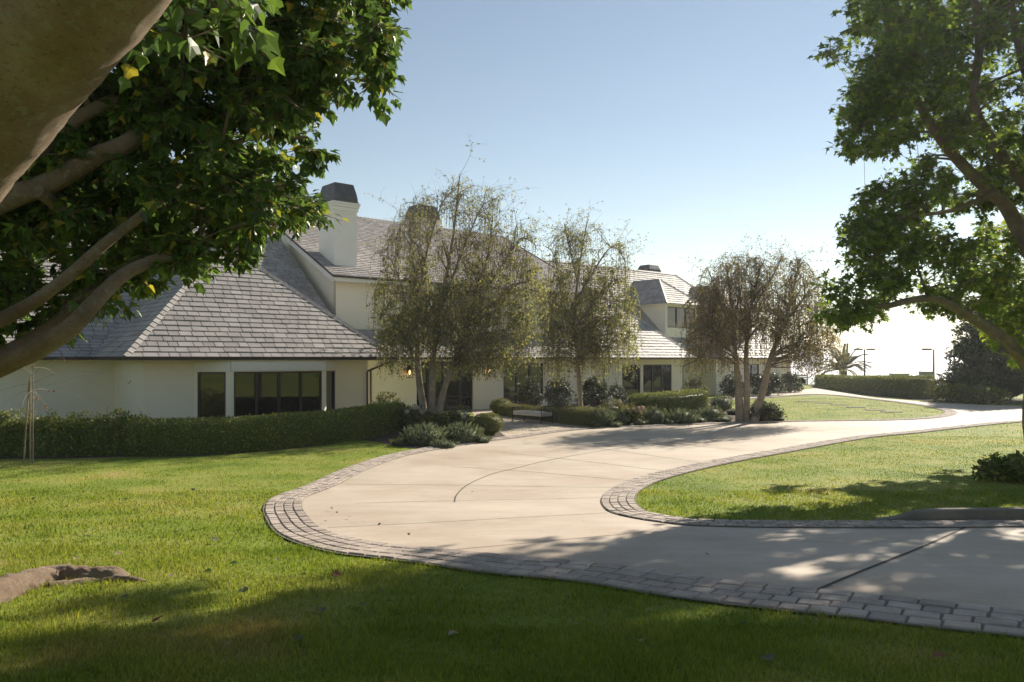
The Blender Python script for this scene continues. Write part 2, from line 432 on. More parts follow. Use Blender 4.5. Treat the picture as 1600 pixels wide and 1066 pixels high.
def dup(root, loc, rz=0, sc=1.0, label=None):
    r = root.copy(); COL.objects.link(r); r.location = tuple(loc); r.rotation_euler = (0, 0, rz); r.scale = (sc, sc, sc)
    if label: r['label'] = label
    for ch in list(root.children):
        c = ch.copy(); COL.objects.link(c); c.parent = r
        for k in list(ch.children):
            d = k.copy(); COL.objects.link(d); d.parent = c
    return r
def unit(n): 
    v = rng.normal(size=(n, 3)); return v / np.linalg.norm(v, axis=1)[:, None]
def drape(name, poly, cell, dz, mat, kind='structure'):
    x0, y0 = poly.min(0) - cell; x1, y1 = poly.max(0) + cell
    xs = np.arange(x0, x1 + cell, cell); ys = np.arange(y0, y1 + cell, cell)
    cx, cy = np.meshgrid(xs[:-1] + cell / 2, ys[:-1] + cell / 2, indexing='ij')
    ins = inside(np.c_[cx.ravel(), cy.ravel()], poly).reshape(cx.shape)
    nx, ny = len(xs), len(ys)
    VX, VY = np.meshgrid(xs, ys, indexing='ij')
    cnt = np.zeros((nx, ny), int)
    for a, b in ((0, 0), (1, 0), (0, 1), (1, 1)): cnt[a:nx - 1 + a, b:ny - 1 + b] += ins
    used = cnt > 0; edge = used & (cnt < 4)
    P = np.c_[VX.ravel(), VY.ravel()]
    e = edge.ravel()
    Q, dd = nearest_on(P[e], poly); ok = dd < cell * 1.2
    Pe = P[e]; Pe[ok] = Q[ok]; P[e] = Pe
    idx = -np.ones(nx * ny, int); idx[used.ravel()] = np.arange(used.sum())
    i, j = np.nonzero(ins)
    fc = np.stack([idx[i * ny + j], idx[(i + 1) * ny + j], idx[(i + 1) * ny + j + 1], idx[i * ny + j + 1]], -1)
    P = P[used.ravel()]
    m = MB(); m.add(np.c_[P, g(P[:, 0], P[:, 1]) + dz], fc, 0, True)
    return m
# ------------------------------------------------------------------ ground outlines (grass side of the stone borders)
OUTER_PX = [(1900, 1040), (1600, 1000), (1469, 986), (1337, 969), (1224, 958), (1119, 945), (1018, 931), (900, 911), (760, 898), (676, 885), (600, 875), (532, 867), (476, 854), (436, 836), (420, 816), (414, 794), (430, 778), (480, 760), (532, 736), (588, 717), (640, 705), (716, 693), (792, 683), (860, 674), (932, 668), (1040, 664), (1127, 661), (1240, 658), (1384, 656), (1452, 652), (1477, 645), (1462, 639), (1436, 634), (1357, 624), (1279, 617), (1200, 622), (1140, 626)]
ISL_PX = [(1760, 651), (1600, 660), (1515, 668), (1436, 677), (1357, 685), (1276, 699), (1162, 720), (1088, 736), (1031, 752), (1000, 768), (991, 780), (996, 792), (1014, 803), (1066, 812), (1110, 815), (1294, 817), (1420, 817), (1600, 816), (1900, 816)]
FAR_PX = [(1120, 622), (1239, 611), (1275, 607), (1368, 622), (1455, 629), (1530, 633), (1600, 635), (1760, 637)]
outer = smooth(gpts(OUTER_PX), 0.2)
isl = smooth(gpts(ISL_PX), 0.2)
far = gpts(FAR_PX)
drive_poly = np.vstack([outer, far, isl])
apron_px = [(792, 683), (860, 674), (932, 668), (905, 655), (862, 646), (800, 640), (742, 640), (740, 648), (752, 660), (775, 672)]

# terrain sheet
def terrain():
    xs = np.r_[np.array([-9000, -3000, -1000, -400, -200, -120, -80, -60]), np.arange(-45, 70.1, 0.5), np.array([80, 100, 140, 200, 400, 1000, 3000, 9000])]
    ys = np.r_[np.array([-400, -200, -120, -80, -60, -45, -35, -25, -15, -8]), np.arange(-4, 12, 0.25), np.arange(12, 110, 0.75), np.arange(110, 200, 5), np.array([220, 260, 320])]
    X, Y = np.meshgrid(xs, ys, indexing='ij')
    Z = g(X, Y)
    nx, ny = X.shape
    i, j = np.meshgrid(np.arange(nx - 1), np.arange(ny - 1), indexing='ij')
    fc = np.stack([i * ny + j, (i + 1) * ny + j, (i + 1) * ny + j + 1, i * ny + j + 1], -1).reshape(-1, 4)
    m = MB(); m.add(np.stack([X, Y, Z], -1).reshape(-1, 3), fc, 0, True)
    tag(m.build('lawn', M['lawn']), kind='structure')
terrain()
m = MB(); m.poly([(-40000, -2000, -48), (40000, -2000, -48), (40000, 50000, -48), (-40000, 50000, -48)])
tag(m.build('sea', M['sea']), kind='structure')

# driveway with its joints
dm = drape('driveway', drive_poly, 0.2, 0.012, None)
JOINTS = [([(1263, 931), (1508, 826)], 0.035), ([(540, 758), (750, 760), (960, 763)], 0.014), ([(556, 788), (750, 783), (944, 779)], 0.012), ([(512, 826), (750, 814), (950, 803)], 0.012), ([(688, 863), (850, 848), (1030, 832)], 0.012), ([(704, 730), (850, 740), (992, 753)], 0.016), ([(784, 708), (900, 720), (1040, 737)], 0.018), ([(872, 692), (1040, 716), (1100, 724)], 0.018), ([(950, 683), (1160, 705)], 0.018), ([(1050, 676), (1250, 696)], 0.018), ([(1190, 668), (1380, 682)], 0.02),
          ([(710, 786), (714, 774), (732, 758), (768, 742), (800, 734), (868, 718), (948, 704), (1040, 692), (1160, 681), (1300, 672), (1440, 664)], 0.022)]
for px, wd in JOINTS:
    c = smooth(gpts(px), 0.2)
    t = np.gradient(c, axis=0); t /= np.linalg.norm(t, axis=1)[:, None]
    nrm = np.c_[-t[:, 1], t[:, 0]] * wd * 0.6
    a, b = c + nrm, c - nrm
    n = len(c)
    V = np.vstack([np.c_[a, g(a[:, 0], a[:, 1]) + 0.017], np.c_[b, g(b[:, 0], b[:, 1]) + 0.017]])
    i = np.arange(n - 1)
    dm.add(V, np.stack([i, i + 1, i + 1 + n, i + n], -1), 1)
tag(dm.build('driveway', [M['concrete'], M['joint']]), kind='structure')
ap = gpts(apron_px)
tag(drape('entry_path', smooth(np.vstack([ap, ap[:1]]), 0.3), 0.25, 0.009, None).build('entry_path', [M['concrete']]), kind='structure')

def border(name, line, side, rows=4, rw=0.152):
    """Rows of bevelled stones along one edge of the drive; one mesh, as the stones are its pattern."""
    m = MB()
    t = np.gradient(line, axis=0); t /= np.linalg.norm(t, axis=1)[:, None]
    for _ in range(3): t[1:-1] = (t[:-2] + t[1:-1] + t[2:]) / 3
    t /= np.linalg.norm(t, axis=1)[:, None]
    nrm = side * np.c_[t[:, 1], -t[:, 0]]
    n = len(line)
    wf = 1 + 0.55 * (1 - sstep(7, 12, line[:, 1]))          # wider stones on the near lane
    a, b = line - nrm * 0.03, line + nrm * (rows * rw * wf + 0.004)[:, None]
    V = np.vstack([np.c_[a, g(a[:, 0], a[:, 1]) + 0.022], np.c_[b, g(b[:, 0], b[:, 1]) + 0.024]])
    i = np.arange(n - 1)
    m.add(V, np.stack([i, i + 1, i + 1 + n, i + n], -1), 1)
    d = np.r_[0, np.cumsum(np.linalg.norm(np.diff(line, axis=0), axis=1))]
    def P(s, off):
        off = off * np.interp(s, d, wf)
        return np.array([np.interp(s, d, line[:, 0]) + np.interp(s, d, nrm[:, 0]) * off, np.interp(s, d, line[:, 1]) + np.interp(s, d, nrm[:, 1]) * off])
    for r in range(rows):
        s = random.random() * 0.25
        while s < d[-1] - 0.3:
            L = random.uniform(0.19, 0.26) * (1 + (np.interp(s, d, wf) - 1) * 0.25); gap = 0.018
            jit = random.uniform(-0.004, 0.004); tilt = random.uniform(-0.004, 0.006)
            o0, o1 = r * rw + gap / 2 + jit, (r + 1) * rw - gap / 2 + jit
            q = [P(s, o0), P(s + L - gap, o0), P(s + L - gap, o1), P(s, o1)]
            c = sum(q) / 4
            top = [c + (k - c) * np.array([0.9, 0.9]) for k in q]
            h = 0.037 + tilt
            V = [(*k, gz(*k) + 0.02) for k in q] + [(*(0.25 * k + 0.75 * e), gz(*k) + h - 0.010) for k, e in zip(top, q)] + [(*k, gz(*k) + h) for k in top]
            m.add(V, [[0, 1, 5, 4], [1, 2, 6, 5], [2, 3, 7, 6], [3, 0, 4, 7], [4, 5, 9, 8], [5, 6, 10, 9], [6, 7, 11, 10], [7, 4, 8, 11], [8, 9, 10, 11]], 0)
            s += L
    return tag(m.build(name, [M['paver'], M['mortar']]), kind='structure')
border('paver_border', outer, 1)
border('paver_border', isl, 1)

# raised kerb at the island's front edge
kp = smooth(gpts([(1372, 817), (1410, 817), (1500, 816), (1600, 815), (1900, 815)]), 0.3)
kp[:, 1] += 0.12
hk = 0.17 * sstep(0, 0.8, np.arange(len(kp)) * 0.3) + 0.02
m = MB(); n = len(kp); zz = g(kp[:, 0], kp[:, 1])
prof = [(-0.075, 0, 0), (-0.07, 0, 0.9), (-0.05, 0, 1), (0.06, 0, 1), (0.075, 0, 0.9), (0.075, 0, 0)]
V = np.stack([np.c_[kp[:, 0], kp[:, 1] + a, zz + hk * c] for a, _, c in prof], 1).reshape(-1, 3)
i, j = np.meshgrid(np.arange(n - 1), np.arange(5), indexing='ij')
m.add(V, np.stack([i * 6 + j, (i + 1) * 6 + j, (i + 1) * 6 + j + 1, i * 6 + j + 1], -1).reshape(-1, 4))
m.add(V[:6], [[0, 1, 2, 3, 4, 5]])
tag(m.build('kerb', M['kerb']), kind='structure')

# ------------------------------------------------------------------ house
TH = math.radians(41)
A0 = np.array([-13.9, 30.0, 0.0])
D = np.array([math.cos(TH), math.sin(TH), 0]); N = np.array([math.sin(TH), -math.cos(TH), 0]); UP = np.array([0, 0, 1.0])
EA = 3.03            # eave height
def Lw(u, v, z): return A0 + u * D + v * N + z * UP
house = thing('house', A0, 'long white stucco house with grey slate roofs behind the driveway', 'house')

def slope(mb, pts, ex=0.31, wmin=0.34, wmax=0.62):
    """Shingle one convex planar roof face; pts start with the eave edge, seen counter-clockwise from above."""
    pts = [np.asarray(p, float) for p in pts]
    e = pts[1] - pts[0]; e /= np.linalg.norm(e)
    nn = np.zeros(3)
    for k in range(1, len(pts) - 1): nn += np.cross(pts[k] - pts[0], pts[k + 1] - pts[0])
    nn /= np.linalg.norm(nn)
    if nn[2] < 0: nn = -nn
    s = np.cross(nn, e)
    if s[2] < 0: s = -s
    mb.poly([p - 0.012 * nn for p in pts], 1)
    q = np.array([[(p - pts[0]) @ e, (p - pts[0]) @ s] for p in pts])
    bmax = q[:, 1].max()
    def span(b):
        xs = []
        for (x1, y1), (x2, y2) in zip(q, np.roll(q, -1, axis=0)):
            if abs(y1 - y2) < 1e-9:
                if abs(b - y1) < 1e-6: xs += [x1, x2]
                continue
            t = (b - y1) / (y2 - y1)
            if -1e-9 <= t <= 1 + 1e-9: xs.append(x1 + t * (x2 - x1))
        return (min(xs), max(xs)) if xs else None
    VV = []; b = 0.0
    while b < bmax - 0.05:
        b1 = min(b + ex, bmax - 1e-4)
        lo, hi = span(b + 1e-5), span(b1)
        if lo is None or hi is None: break
        a = min(lo[0], hi[0]); end = max(lo[1], hi[1])
        a -= random.random() * wmax
        while a < end:
            wd = random.uniform(wmin, wmax)
            c0, c1 = a + 0.013, a + wd - 0.013
            x0, x1 = max(c0, lo[0]), min(c1, lo[1]); y0, y1 = max(c0, hi[0]), min(c1, hi[1])
            a += wd
            if x1 - x0 < 0.03 and y1 - y0 < 0.03: continue
            x1 = max(x1, x0); y1 = max(y1, y0)
            t = random.uniform(0.03, 0.045); dn = random.uniform(0.0, 0.022)
            P = lambda x, y, h: pts[0] + x * e + y * s + h * nn
            VV += [P(x0, b - dn, -0.005), P(x1, b - dn, -0.005), P(x1, b - dn, t), P(x0, b - dn, t), P(y1, b1 + 0.01, 0.003), P(y0, b1 + 0.01, 0.003)]
        b += ex
    VV = np.array(VV); k = np.arange(len(VV) // 6)[:, None] * 6
    mb.add(VV, np.vstack([k + np.array([[0, 1, 2, 3]]), k + np.array([[3, 2, 4, 5]])]), 0)
def caps(mb, p, q, sz=0.16):
    p = np.asarray(p, float); q = np.asarray(q, float)
    d = q - p; L = np.linalg.norm(d); d /= L
    sd = np.cross(d, UP); sd /= np.linalg.norm(sd); u = np.cross(sd, d)
    n = int(L / 0.3)
    for k in range(n):
        a = p + d * (k * L / n); b = p + d * ((k + 1.12) * L / n)
        V = [a - sd * sz - u * 0.05, a + u * 0.085, a + sd * sz - u * 0.05, b - sd * sz - u * 0.075, b + u * 0.05, b + sd * sz - u * 0.075,
             a - sd * sz - u * 0.09, a + u * 0.04, a + sd * sz - u * 0.09]
        mb.add(V, [[0, 1, 4, 3], [1, 2, 5, 4], [6, 7, 1, 0], [7, 8, 2, 1]], 0)
def roofobj(faces, ridges, parent=house, name='roof'):
    mb = MB()
    for f in faces: slope(mb, [Lw(*p) for p in f])
    for a, b in ridges: caps(mb, Lw(*a), Lw(*b))
    return mb.build(name, [M['slate'], M['slate_dark']], parent)
# left wing behind (flared front slope)
rv0 = [(-22, -3.1, EA), (11.6, -3.1, EA), (11.6, -5.2, EA + 0.95), (-22, -5.2, EA + 0.95)]
R0 = roofobj([rv0, [(-22, -5.2, EA + .95), (11.6, -5.2, EA + .95), (11.6, -13.3, EA + 7.2), (-22, -13.3, EA + 7.2)],
         [(11.6, -23, EA), (-22, -23, EA), (-22, -13.3, EA + 7.2), (11.6, -13.3, EA + 7.2)]], [((-22, -13.3, EA + 7.2), (11.6, -13.3, EA + 7.2))])
# projecting front wing: hip roof
h1 = 5.3; c1, c2, vf, um = -0.9, 10.6, 0.9, 4.85
ap1 = (um, vf - 5.75, EA + h1); bk1 = (um, -13.0, EA + h1)
roofobj([[(c1, vf, EA), (c2, vf, EA), ap1],
         [(c1, -12.9, EA), (c1, vf, EA), ap1, (um, -12.9, EA + h1)],
         [(c2, vf, EA), (c2, -12.9, EA), (um, -12.9, EA + h1), ap1]], [((c1, vf, EA + .03), (ap1[0], ap1[1], ap1[2] + .03)), ((c2, vf, EA + .03), (ap1[0], ap1[1], ap1[2] + .03)), (ap1, (um, -11.0, EA + h1))])
# main two-storey block: gable roof
ZE = EA + 4.40; ZR = ZE + 5.6; g0, g1 = 11.75, 33.0
roofobj([[(g0, -7.0, ZE), (g1, -7.0, ZE), (g1, -18.2, ZR), (g0, -18.2, ZR)],
         [(g1, -29.4, ZE), (g0, -29.4, ZE), (g0, -18.2, ZR), (g1, -18.2, ZR)]], [((g0, -18.2, ZR), (g1, -18.2, ZR))])
# low roof in front of the main block
roofobj([[(10.2, -4.2, EA), (31.0, -4.2, EA), (31.0, -7.58, EA + 1.62), (10.2, -7.58, EA + 1.62)]], [])
# second bay: hip roof
h4 = 5.0; b0, b1_, vb = 29.6, 40.6, -4.15
ap4 = (35.1, vb - 5.5, EA + h4)
roofobj([[(b0, vb, EA), (b1_, vb, EA), ap4],
         [(b0, -15, EA), (b0, vb, EA), ap4, (35.1, -15, EA + h4)],
         [(b1_, vb, EA), (b1_, -15, EA), (35.1, -15, EA + h4), ap4]], [((b1_, vb, EA + .03), (ap4[0], ap4[1], ap4[2] + .03)), ((b0, vb, EA + .03), (ap4[0], ap4[1], ap4[2] + .03))])
# right wing: hip at its far end
h3 = 7.7; e3 = 58.6
roofobj([[(33.2, -5.75, EA), (e3, -5.75, EA), (50.4, -13.95, EA + h3), (33.2, -13.95, EA + h3)],
         [(e3, -5.75, EA), (e3, -22.15, EA), (50.4, -13.95, EA + h3)],
         [(e3, -22.15, EA), (33.2, -22.15, EA), (33.2, -13.95, EA + h3), (50.4, -13.95, EA + h3)]],
        [((e3, -5.75, EA + .03), (50.4, -13.95, EA + h3 + .03)), ((33.2, -13.95, EA + h3), (50.4, -13.95, EA + h3))])

def wallrun(mb, pts, z0, z1, ops=None, th=0.25):
    """Wall along (u, v) points; ops[i] = openings (s0, s1, za, zb) on segment i."""
    ops = ops or {}
    for i in range(len(pts) - 1):
        p, q = np.array(pts[i], float), np.array(pts[i + 1], float)
        L = np.linalg.norm(q - p); t = (q - p) / L; nrm = np.array([-t[1], t[0]])
        def blk(s0, s1, za, zb):
            if s1 - s0 < 1e-3 or zb - za < 1e-3: return
            c = p + t * (s0 + s1) / 2 - nrm * th / 2
            mb.box(Lw(c[0], c[1], (za + zb) / 2), (s1 - s0, th, zb - za), (t[0] * D + t[1] * N, nrm[0] * D + nrm[1] * N, UP))
        s = 0
        if i + 2 < len(pts):
            q2 = np.array(pts[i + 2], float) - q; q2 /= np.linalg.norm(q2)
            if t[0] * q2[1] - t[1] * q2[0] < -0.9: L -= th     # outer corner: butt, do not overlap
        for (a, b, za, zb) in sorted(ops.get(i, [])):
            blk(s, a, z0, z1); blk(a, b, z0, za); blk(a, b, zb, z1); s = b
        blk(s, L, z0, z1)
def window(p, q, s0, s1, za, zb, panes, parent=house, name='window', setback=0.07, bar=0.075, label=None, rail=None, one=False):
    p, q = np.array(p, float), np.array(q, float)
    L = np.linalg.norm(q - p); t = (q - p) / L; nrm = np.array([-t[1], t[0]])
    T3 = t[0] * D + t[1] * N; N3 = nrm[0] * D + nrm[1] * N
    def W(s, off, z): c = p + t * s + nrm * off; return Lw(c[0], c[1], z)
    fr = MB()
    def bx(sa, sb, z0, z1, off, dp): fr.box(W((sa + sb) / 2, off, (z0 + z1) / 2), (sb - sa, dp, z1 - z0), (T3, N3, UP))
    bx(s0, s0 + bar, za, zb, -setback, 0.1); bx(s1 - bar, s1, za, zb, -setback, 0.1)
    bx(s0 + bar, s1 - bar, zb - bar, zb, -setback, 0.098); bx(s0 + bar, s1 - bar, za, za + bar, -setback, 0.098)
    wdt = (s1 - s0) / panes
    for k in range(1, panes):
        bx(s0 + k * wdt - bar * 0.75, s0 + k * wdt + bar * 0.75, za + bar, zb - bar, -setback, 0.096)
    if rail:
        for k in range(panes):
            bx(s0 + k * wdt + bar * .75, s0 + (k + 1) * wdt - bar * .75, rail - 0.04, rail + 0.04, -setback, 0.09)
    pn = fr if one else MB()
    for k in range(panes):
        a, b = s0 + k * wdt + 0.03, s0 + (k + 1) * wdt - 0.03
        pn.box(W((a + b) / 2, -setback - 0.02, (za + zb) / 2), (b - a, 0.02, zb - za - 0.06), (T3, N3, UP), 1 if one else 0)
    o = fr.build(name, [M['bronze'], M['glass']] if one else [M['bronze']], parent)
    if not one: pn.build('pane', [M['glass']], o)
    if label: o['label'] = label
    return o
# walls ---- (u runs to the right, outward is +v, so segments run in +u)
w0 = MB(); wallrun(w0, [(-22, -3.8), (0.25, -3.8)], -0.4, 2.98); w0.build('wall', M['stucco'], house)
w1 = MB()
bay = [(0.0, 0.0), (1.9, 0.0), (3.0, 0.9), (7.05, 0.9), (8.1, 0.0), (9.7, 0.0), (9.7, -5.0)]
La = math.hypot(1.1, 0.9); Lb = math.hypot(1.05, 0.9)
wallrun(w1, [(0.0, -3.8)] + bay, -0.4, 2.975, {2: [(0.12, La - 0.2, 0.45, 2.46)], 3: [(0.12, 3.93, 0.45, 2.46)], 4: [(0.2, Lb - 0.12, 0.45, 2.46)]})
w1.build('wall', M['stucco'], house)
window(bay[1], bay[2], 0.12, La - 0.2, 0.45, 2.46, 1, label='single angled pane of the bay window')
window(bay[2], bay[3], 0.12, 3.93, 0.45, 2.46, 4, label='wide four pane front of the bay window')
window(bay[3], bay[4], 0.2, Lb - 0.12, 0.45, 2.46, 1)
w2 = MB()
VE = -4.9
wallrun(w2, [(9.72, VE), (39.6, VE), (39.6, -8.0)], -0.4, 2.965, {0: [(15.7 - 9.72, 19.7 - 9.72, 0.0, 2.82), (22.0 - 9.72, 25.3 - 9.72, 0.15, 2.72), (32.8 - 9.72, 34.75 - 9.72, 0.4, 2.55), (35.05 - 9.72, 38.3 - 9.72, 0.4, 2.55)]})
w2.build('wall', M['stucco'], house)
P0, P1 = (9.72, VE), (39.6, VE)
window(P0, P1, 22 - 9.72, 25.3 - 9.72, 0.15, 2.72, 3)
window(P0, P1, 32.8 - 9.72, 34.75 - 9.72, 0.4, 2.55, 1)
window(P0, P1, 35.05 - 9.72, 38.3 - 9.72, 0.4, 2.55, 3)
# entry: side lights and a pair of glazed doors
window(P0, P1, 15.7 - 9.72, 16.55 - 9.72, 0.0, 2.82, 1, setback=0.16, bar=0.09, rail=0.75)
dl = window(P0, P1, 16.56 - 9.72, 17.69 - 9.72, 0.0, 2.82, 1, name='door', setback=0.15, bar=0.14, rail=0.8)
dr = window(P0, P1, 17.71 - 9.72, 18.84 - 9.72, 0.0, 2.82, 1, name='door', setback=0.15, bar=0.14, rail=0.8)
window(P0, P1, 18.85 - 9.72, 19.7 - 9.72, 0.0, 2.82, 1, setback=0.16, bar=0.09, rail=0.75)
for dd, u in ((dl, 17.62), (dr, 17.78)):
    hb = MB(); hb.bar(Lw(u, VE - 0.06, 0.95), Lw(u, VE - 0.06, 1.35), 0.03, 0.03); hb.build('handle', M['metal'], dd)
w3 = MB()
wallrun(w3, [(39.6, -8.0), (46.2, -8.0), (46.2, -6.5), (57.9, -6.5), (57.9, -20)], -0.4, 2.96, {2: [(50.4 - 46.2, 52.6 - 46.2, 0.5, 2.5)]})
w3.build('wall', M['stucco'], house)
window((46.2, -6.5), (57.9, -6.5), 50.4 - 46.2, 52.6 - 46.2, 0.5, 2.5, 2)
# upper wall of the main block and its gable ends
w4 = MB()
ops = [(4.4, 6.2, 5.0, 6.9), (8.2, 11.0, 5.0, 6.9), (15.3, 17.6, 5.0, 6.9)]
wallrun(w4, [(12.2, -7.6), (32.7, -7.6)], 2.9, ZE + 0.05, {0: ops})
for uu, sgn in ((12.2, 1), (32.45, 1)):
    pr = [(-7.6, 2.9), (-28.8, 2.9), (-28.8, ZE + 0.2), (-18.2, ZR - 0.10), (-7.6, ZE + 0.2)]
    V = [Lw(uu, a, b) for a, b in pr] + [Lw(uu + 0.25, a, b) for a, b in pr]
    w4.add(V[:5], [[0, 1, 2, 3, 4]]); w4.add(V[5:], [[4, 3, 2, 1, 0]])
w4.build('wall', M['stucco'], house)
for a, b, za, zb in ops: window((12.2, -7.6), (32.7, -7.6), a, b, za, zb, 2)
# soffits, rakes, fascias in white
sf = MB()
def slab(u0, u1, v0, v1, z0, z1): sf.box(Lw((u0 + u1) / 2, (v0 + v1) / 2, (z0 + z1) / 2), (u1 - u0, abs(v1 - v0), z1 - z0), (D, N, UP))
slab(-22, 11.5, -3.2, -13, 2.935, 2.985)
slab(c1 + .08, c2 - .08, vf - .08, -9, 2.90, 2.99)
slab(10.3, 40.4, -4.27, -7.7, 2.915, 2.978)
slab(33.2, e3 - .1, -5.85, -15, 2.925, 2.983)
slab(g0 + .05, g1 - .05, -7.08, -7.7, ZE - 0.10, ZE - 0.03)
for vv in (-7.0, ): sf.bar(Lw(g0, -7.02, ZE - 0.12), Lw(g1, -7.02, ZE - 0.12), 0.04, 0.24)
sl2 = np.array([11.2, 5.6])
for uu in (g0 + 0.02, g1 - 0.02):
    sf.bar(Lw(uu, -7.05, ZE - 0.17), Lw(uu, -18.2, ZR - 0.17), 0.05, 0.30)
sf.build('soffit', M['white'], house)
# frieze band over the bay window
fz = MB()
for a, b in zip(bay[1:4], bay[2:5]):
    t = np.array(b) - np.array(a); L = np.linalg.norm(t); t /= L; nn = np.array([-t[1], t[0]])
    pa, pb = np.array(a) + nn * 0.03, np.array(b) + nn * 0.03
    fz.bar(Lw(*pa, 2.68), Lw(*pb, 2.68), 0.055, 0.36)
fz.build('frieze', M['white'], house)
# gutters and downspouts
gt = MB()
def gut(a, b, z=EA): gt.bar(Lw(*a, z - 0.03), Lw(*b, z - 0.03), 0.13, 0.135)
gut((-22, -3.05), (c1, -3.05)); gut((c1 - .05, -3.05), (c1 - .05, vf + .05)); gut((c1 - .1, vf + .06), (c2 + .1, vf + .06)); gut((c2 + .05, vf), (c2 + .05, -4.1), EA - 0.003)
gut((c2 + .1, -4.13), (b0, -4.13)); gut((b0, vb + .06), (b1_ + .1, vb + .06), EA + 0.002); gut((b1_ + .05, vb), (b1_ + .05, -5.7), EA - .003); gut((b1_ + .1, -5.69), (e3 + .1, -5.69)); gut((e3 + .05, -5.7), (e3 + .05, -22), EA - .003)
gt.bar(Lw(g0 - 0.05, -6.95, ZE + 0.02), Lw(g1 + .05, -6.95, ZE + 0.02), 0.12, 0.11)
for uu in (g0 - 0.03, g1 + 0.03): gt.bar(Lw(uu, -7.0, ZE + 0.03), Lw(uu, -18.2, ZR + 0.03), 0.06, 0.09)
gt.build('gutter', M['gutter'], house)
def spout(u, v, eu, ev):
    d_ = MB(); d_.tube([Lw(u, v + 0.06, 0), Lw(u, v + 0.06, 2.35), Lw(u + .02, v + .08, 2.42), Lw(eu, ev, 2.86), Lw(eu, ev, 2.96)], 0.045, 8)
    d_.build('downspout', M['gutter'], house)
spout(12.75, VE, 13.9, -4.2); spout(30.9, VE, 29.9, -4.25); spout(39.7, VE - 0.1, 40.5, -4.2)
spout(9.62, 0.02, 10.4, 0.85)
# chimneys
def chimney(u, v, wu, wv, zb, zs, zc, capmat=True):
    ch = MB()
    ch.box(Lw(u, v, (zb + zs) / 2), (wu, wv, zs - zb), (D, N, UP))
    for k, (dz, ex, hh) in enumerate(((0.10, 0.30, 0.13), (0.24, 0.22, 0.13), (0.42, 0.13, 0.2), (0.72, 0.06, 0.06))):
        ch.box(Lw(u, v, zs - dz), (wu + ex, wv + ex, hh), (D, N, UP))
    co = ch.build('chimney', M['white'], house)
    cp = MB()
    cp.box(Lw(u, v, zs + 0.035), (wu + 0.16, wv + 0.16, 0.07), (D, N, UP))
    a, b = wu / 2 + 0.02, wv / 2 + 0.02
    pr = [(1.0, zs + 0.071), (1.03, zs + 0.16), (0.97, zs + (zc - zs) * 0.45), (0.80, zc - 0.03), (0.74, zc)]
    V = []
    for k, z in pr: V += [Lw(u + sx * a * k, v + sy * b * k, z) for sx, sy in ((-1, -1), (1, -1), (1, 1), (-1, 1))]
    fcs = []
    for i in range(len(pr) - 1):
        for j in range(4): fcs.append([i * 4 + j, i * 4 + (j + 1) % 4, (i + 1) * 4 + (j + 1) % 4, (i + 1) * 4 + j])
    fcs.append([16, 17, 18, 19])
    cp.add(V, fcs)
    cp.build('chimney_cap', M['cap'], co)
chimney(12.65 + 0.72, -8.6 - 0.92, 1.44, 1.84, EA + 4.6, EA + 8.86, EA + 9.95)
chimney(26.1, -19.4, 2.0, 1.6, EA + 8.5, EA + 10.7, EA + 11.75)
chimney(48.3, -15.2, 1.5, 1.4, EA + 6.2, EA + 7.9, EA + 8.5)
# dormers on the right wing
def dormer(u0, u1, vfr, ze, zr, zbase):
    db = MB(); um_ = (u0 + u1) / 2
    vin = -12.5
    def q(u, v, z): return Lw(u, v, z)
    wallrun(db, [(u0, vin), (u0, vfr), (u1, vfr), (u1, vin)], zbase, ze, {1: [(0.25, u1 - u0 - 0.25, EA + 2.4, ze - 0.2)]}, th=0.2)
    db.box(Lw(um_, (vfr + 0.35 + vin) / 2, ze - 0.03), (u1 - u0 + 0.7, vfr + 0.35 - vin, 0.08), (D, N, UP))
    o = db.build('dormer', M['stucco'], house)
    a, b, f_ = u0 - 0.4, u1 + 0.4, vfr + 0.4
    half = (b - a) / 2
    z0 = ze + 0.03
    roofobj([[(a, f_, z0), (b, f_, z0), (um_, f_ - half * 1.1, zr)], [(a, vin, z0), (a, f_, z0), (um_, f_ - half * 1.1, zr), (um_, vin, zr)], [(b, f_, z0), (b, vin, z0), (um_, vin, zr), (um_, f_ - half * 1.1, zr)]],
            [((a, f_, z0 + .03), (um_, f_ - half * 1.1, zr + .03)), ((b, f_, z0 + .03), (um_, f_ - half * 1.1, zr + .03)), ((um_, f_ - half * 1.1, zr), (um_, vin, zr))], o, 'roof')
    window((u0, vfr), (u1, vfr), 0.25, u1 - u0 - 0.25, EA + 2.4, ze - 0.2, 3, o, one=True)
    return o
dormer(40.9, 45.0, -7.5, EA + 4.25, EA + 6.45, EA + 1.0)
dormer(49.0, 53.1, -7.5, EA + 4.25, EA + 6.45, EA + 1.0)

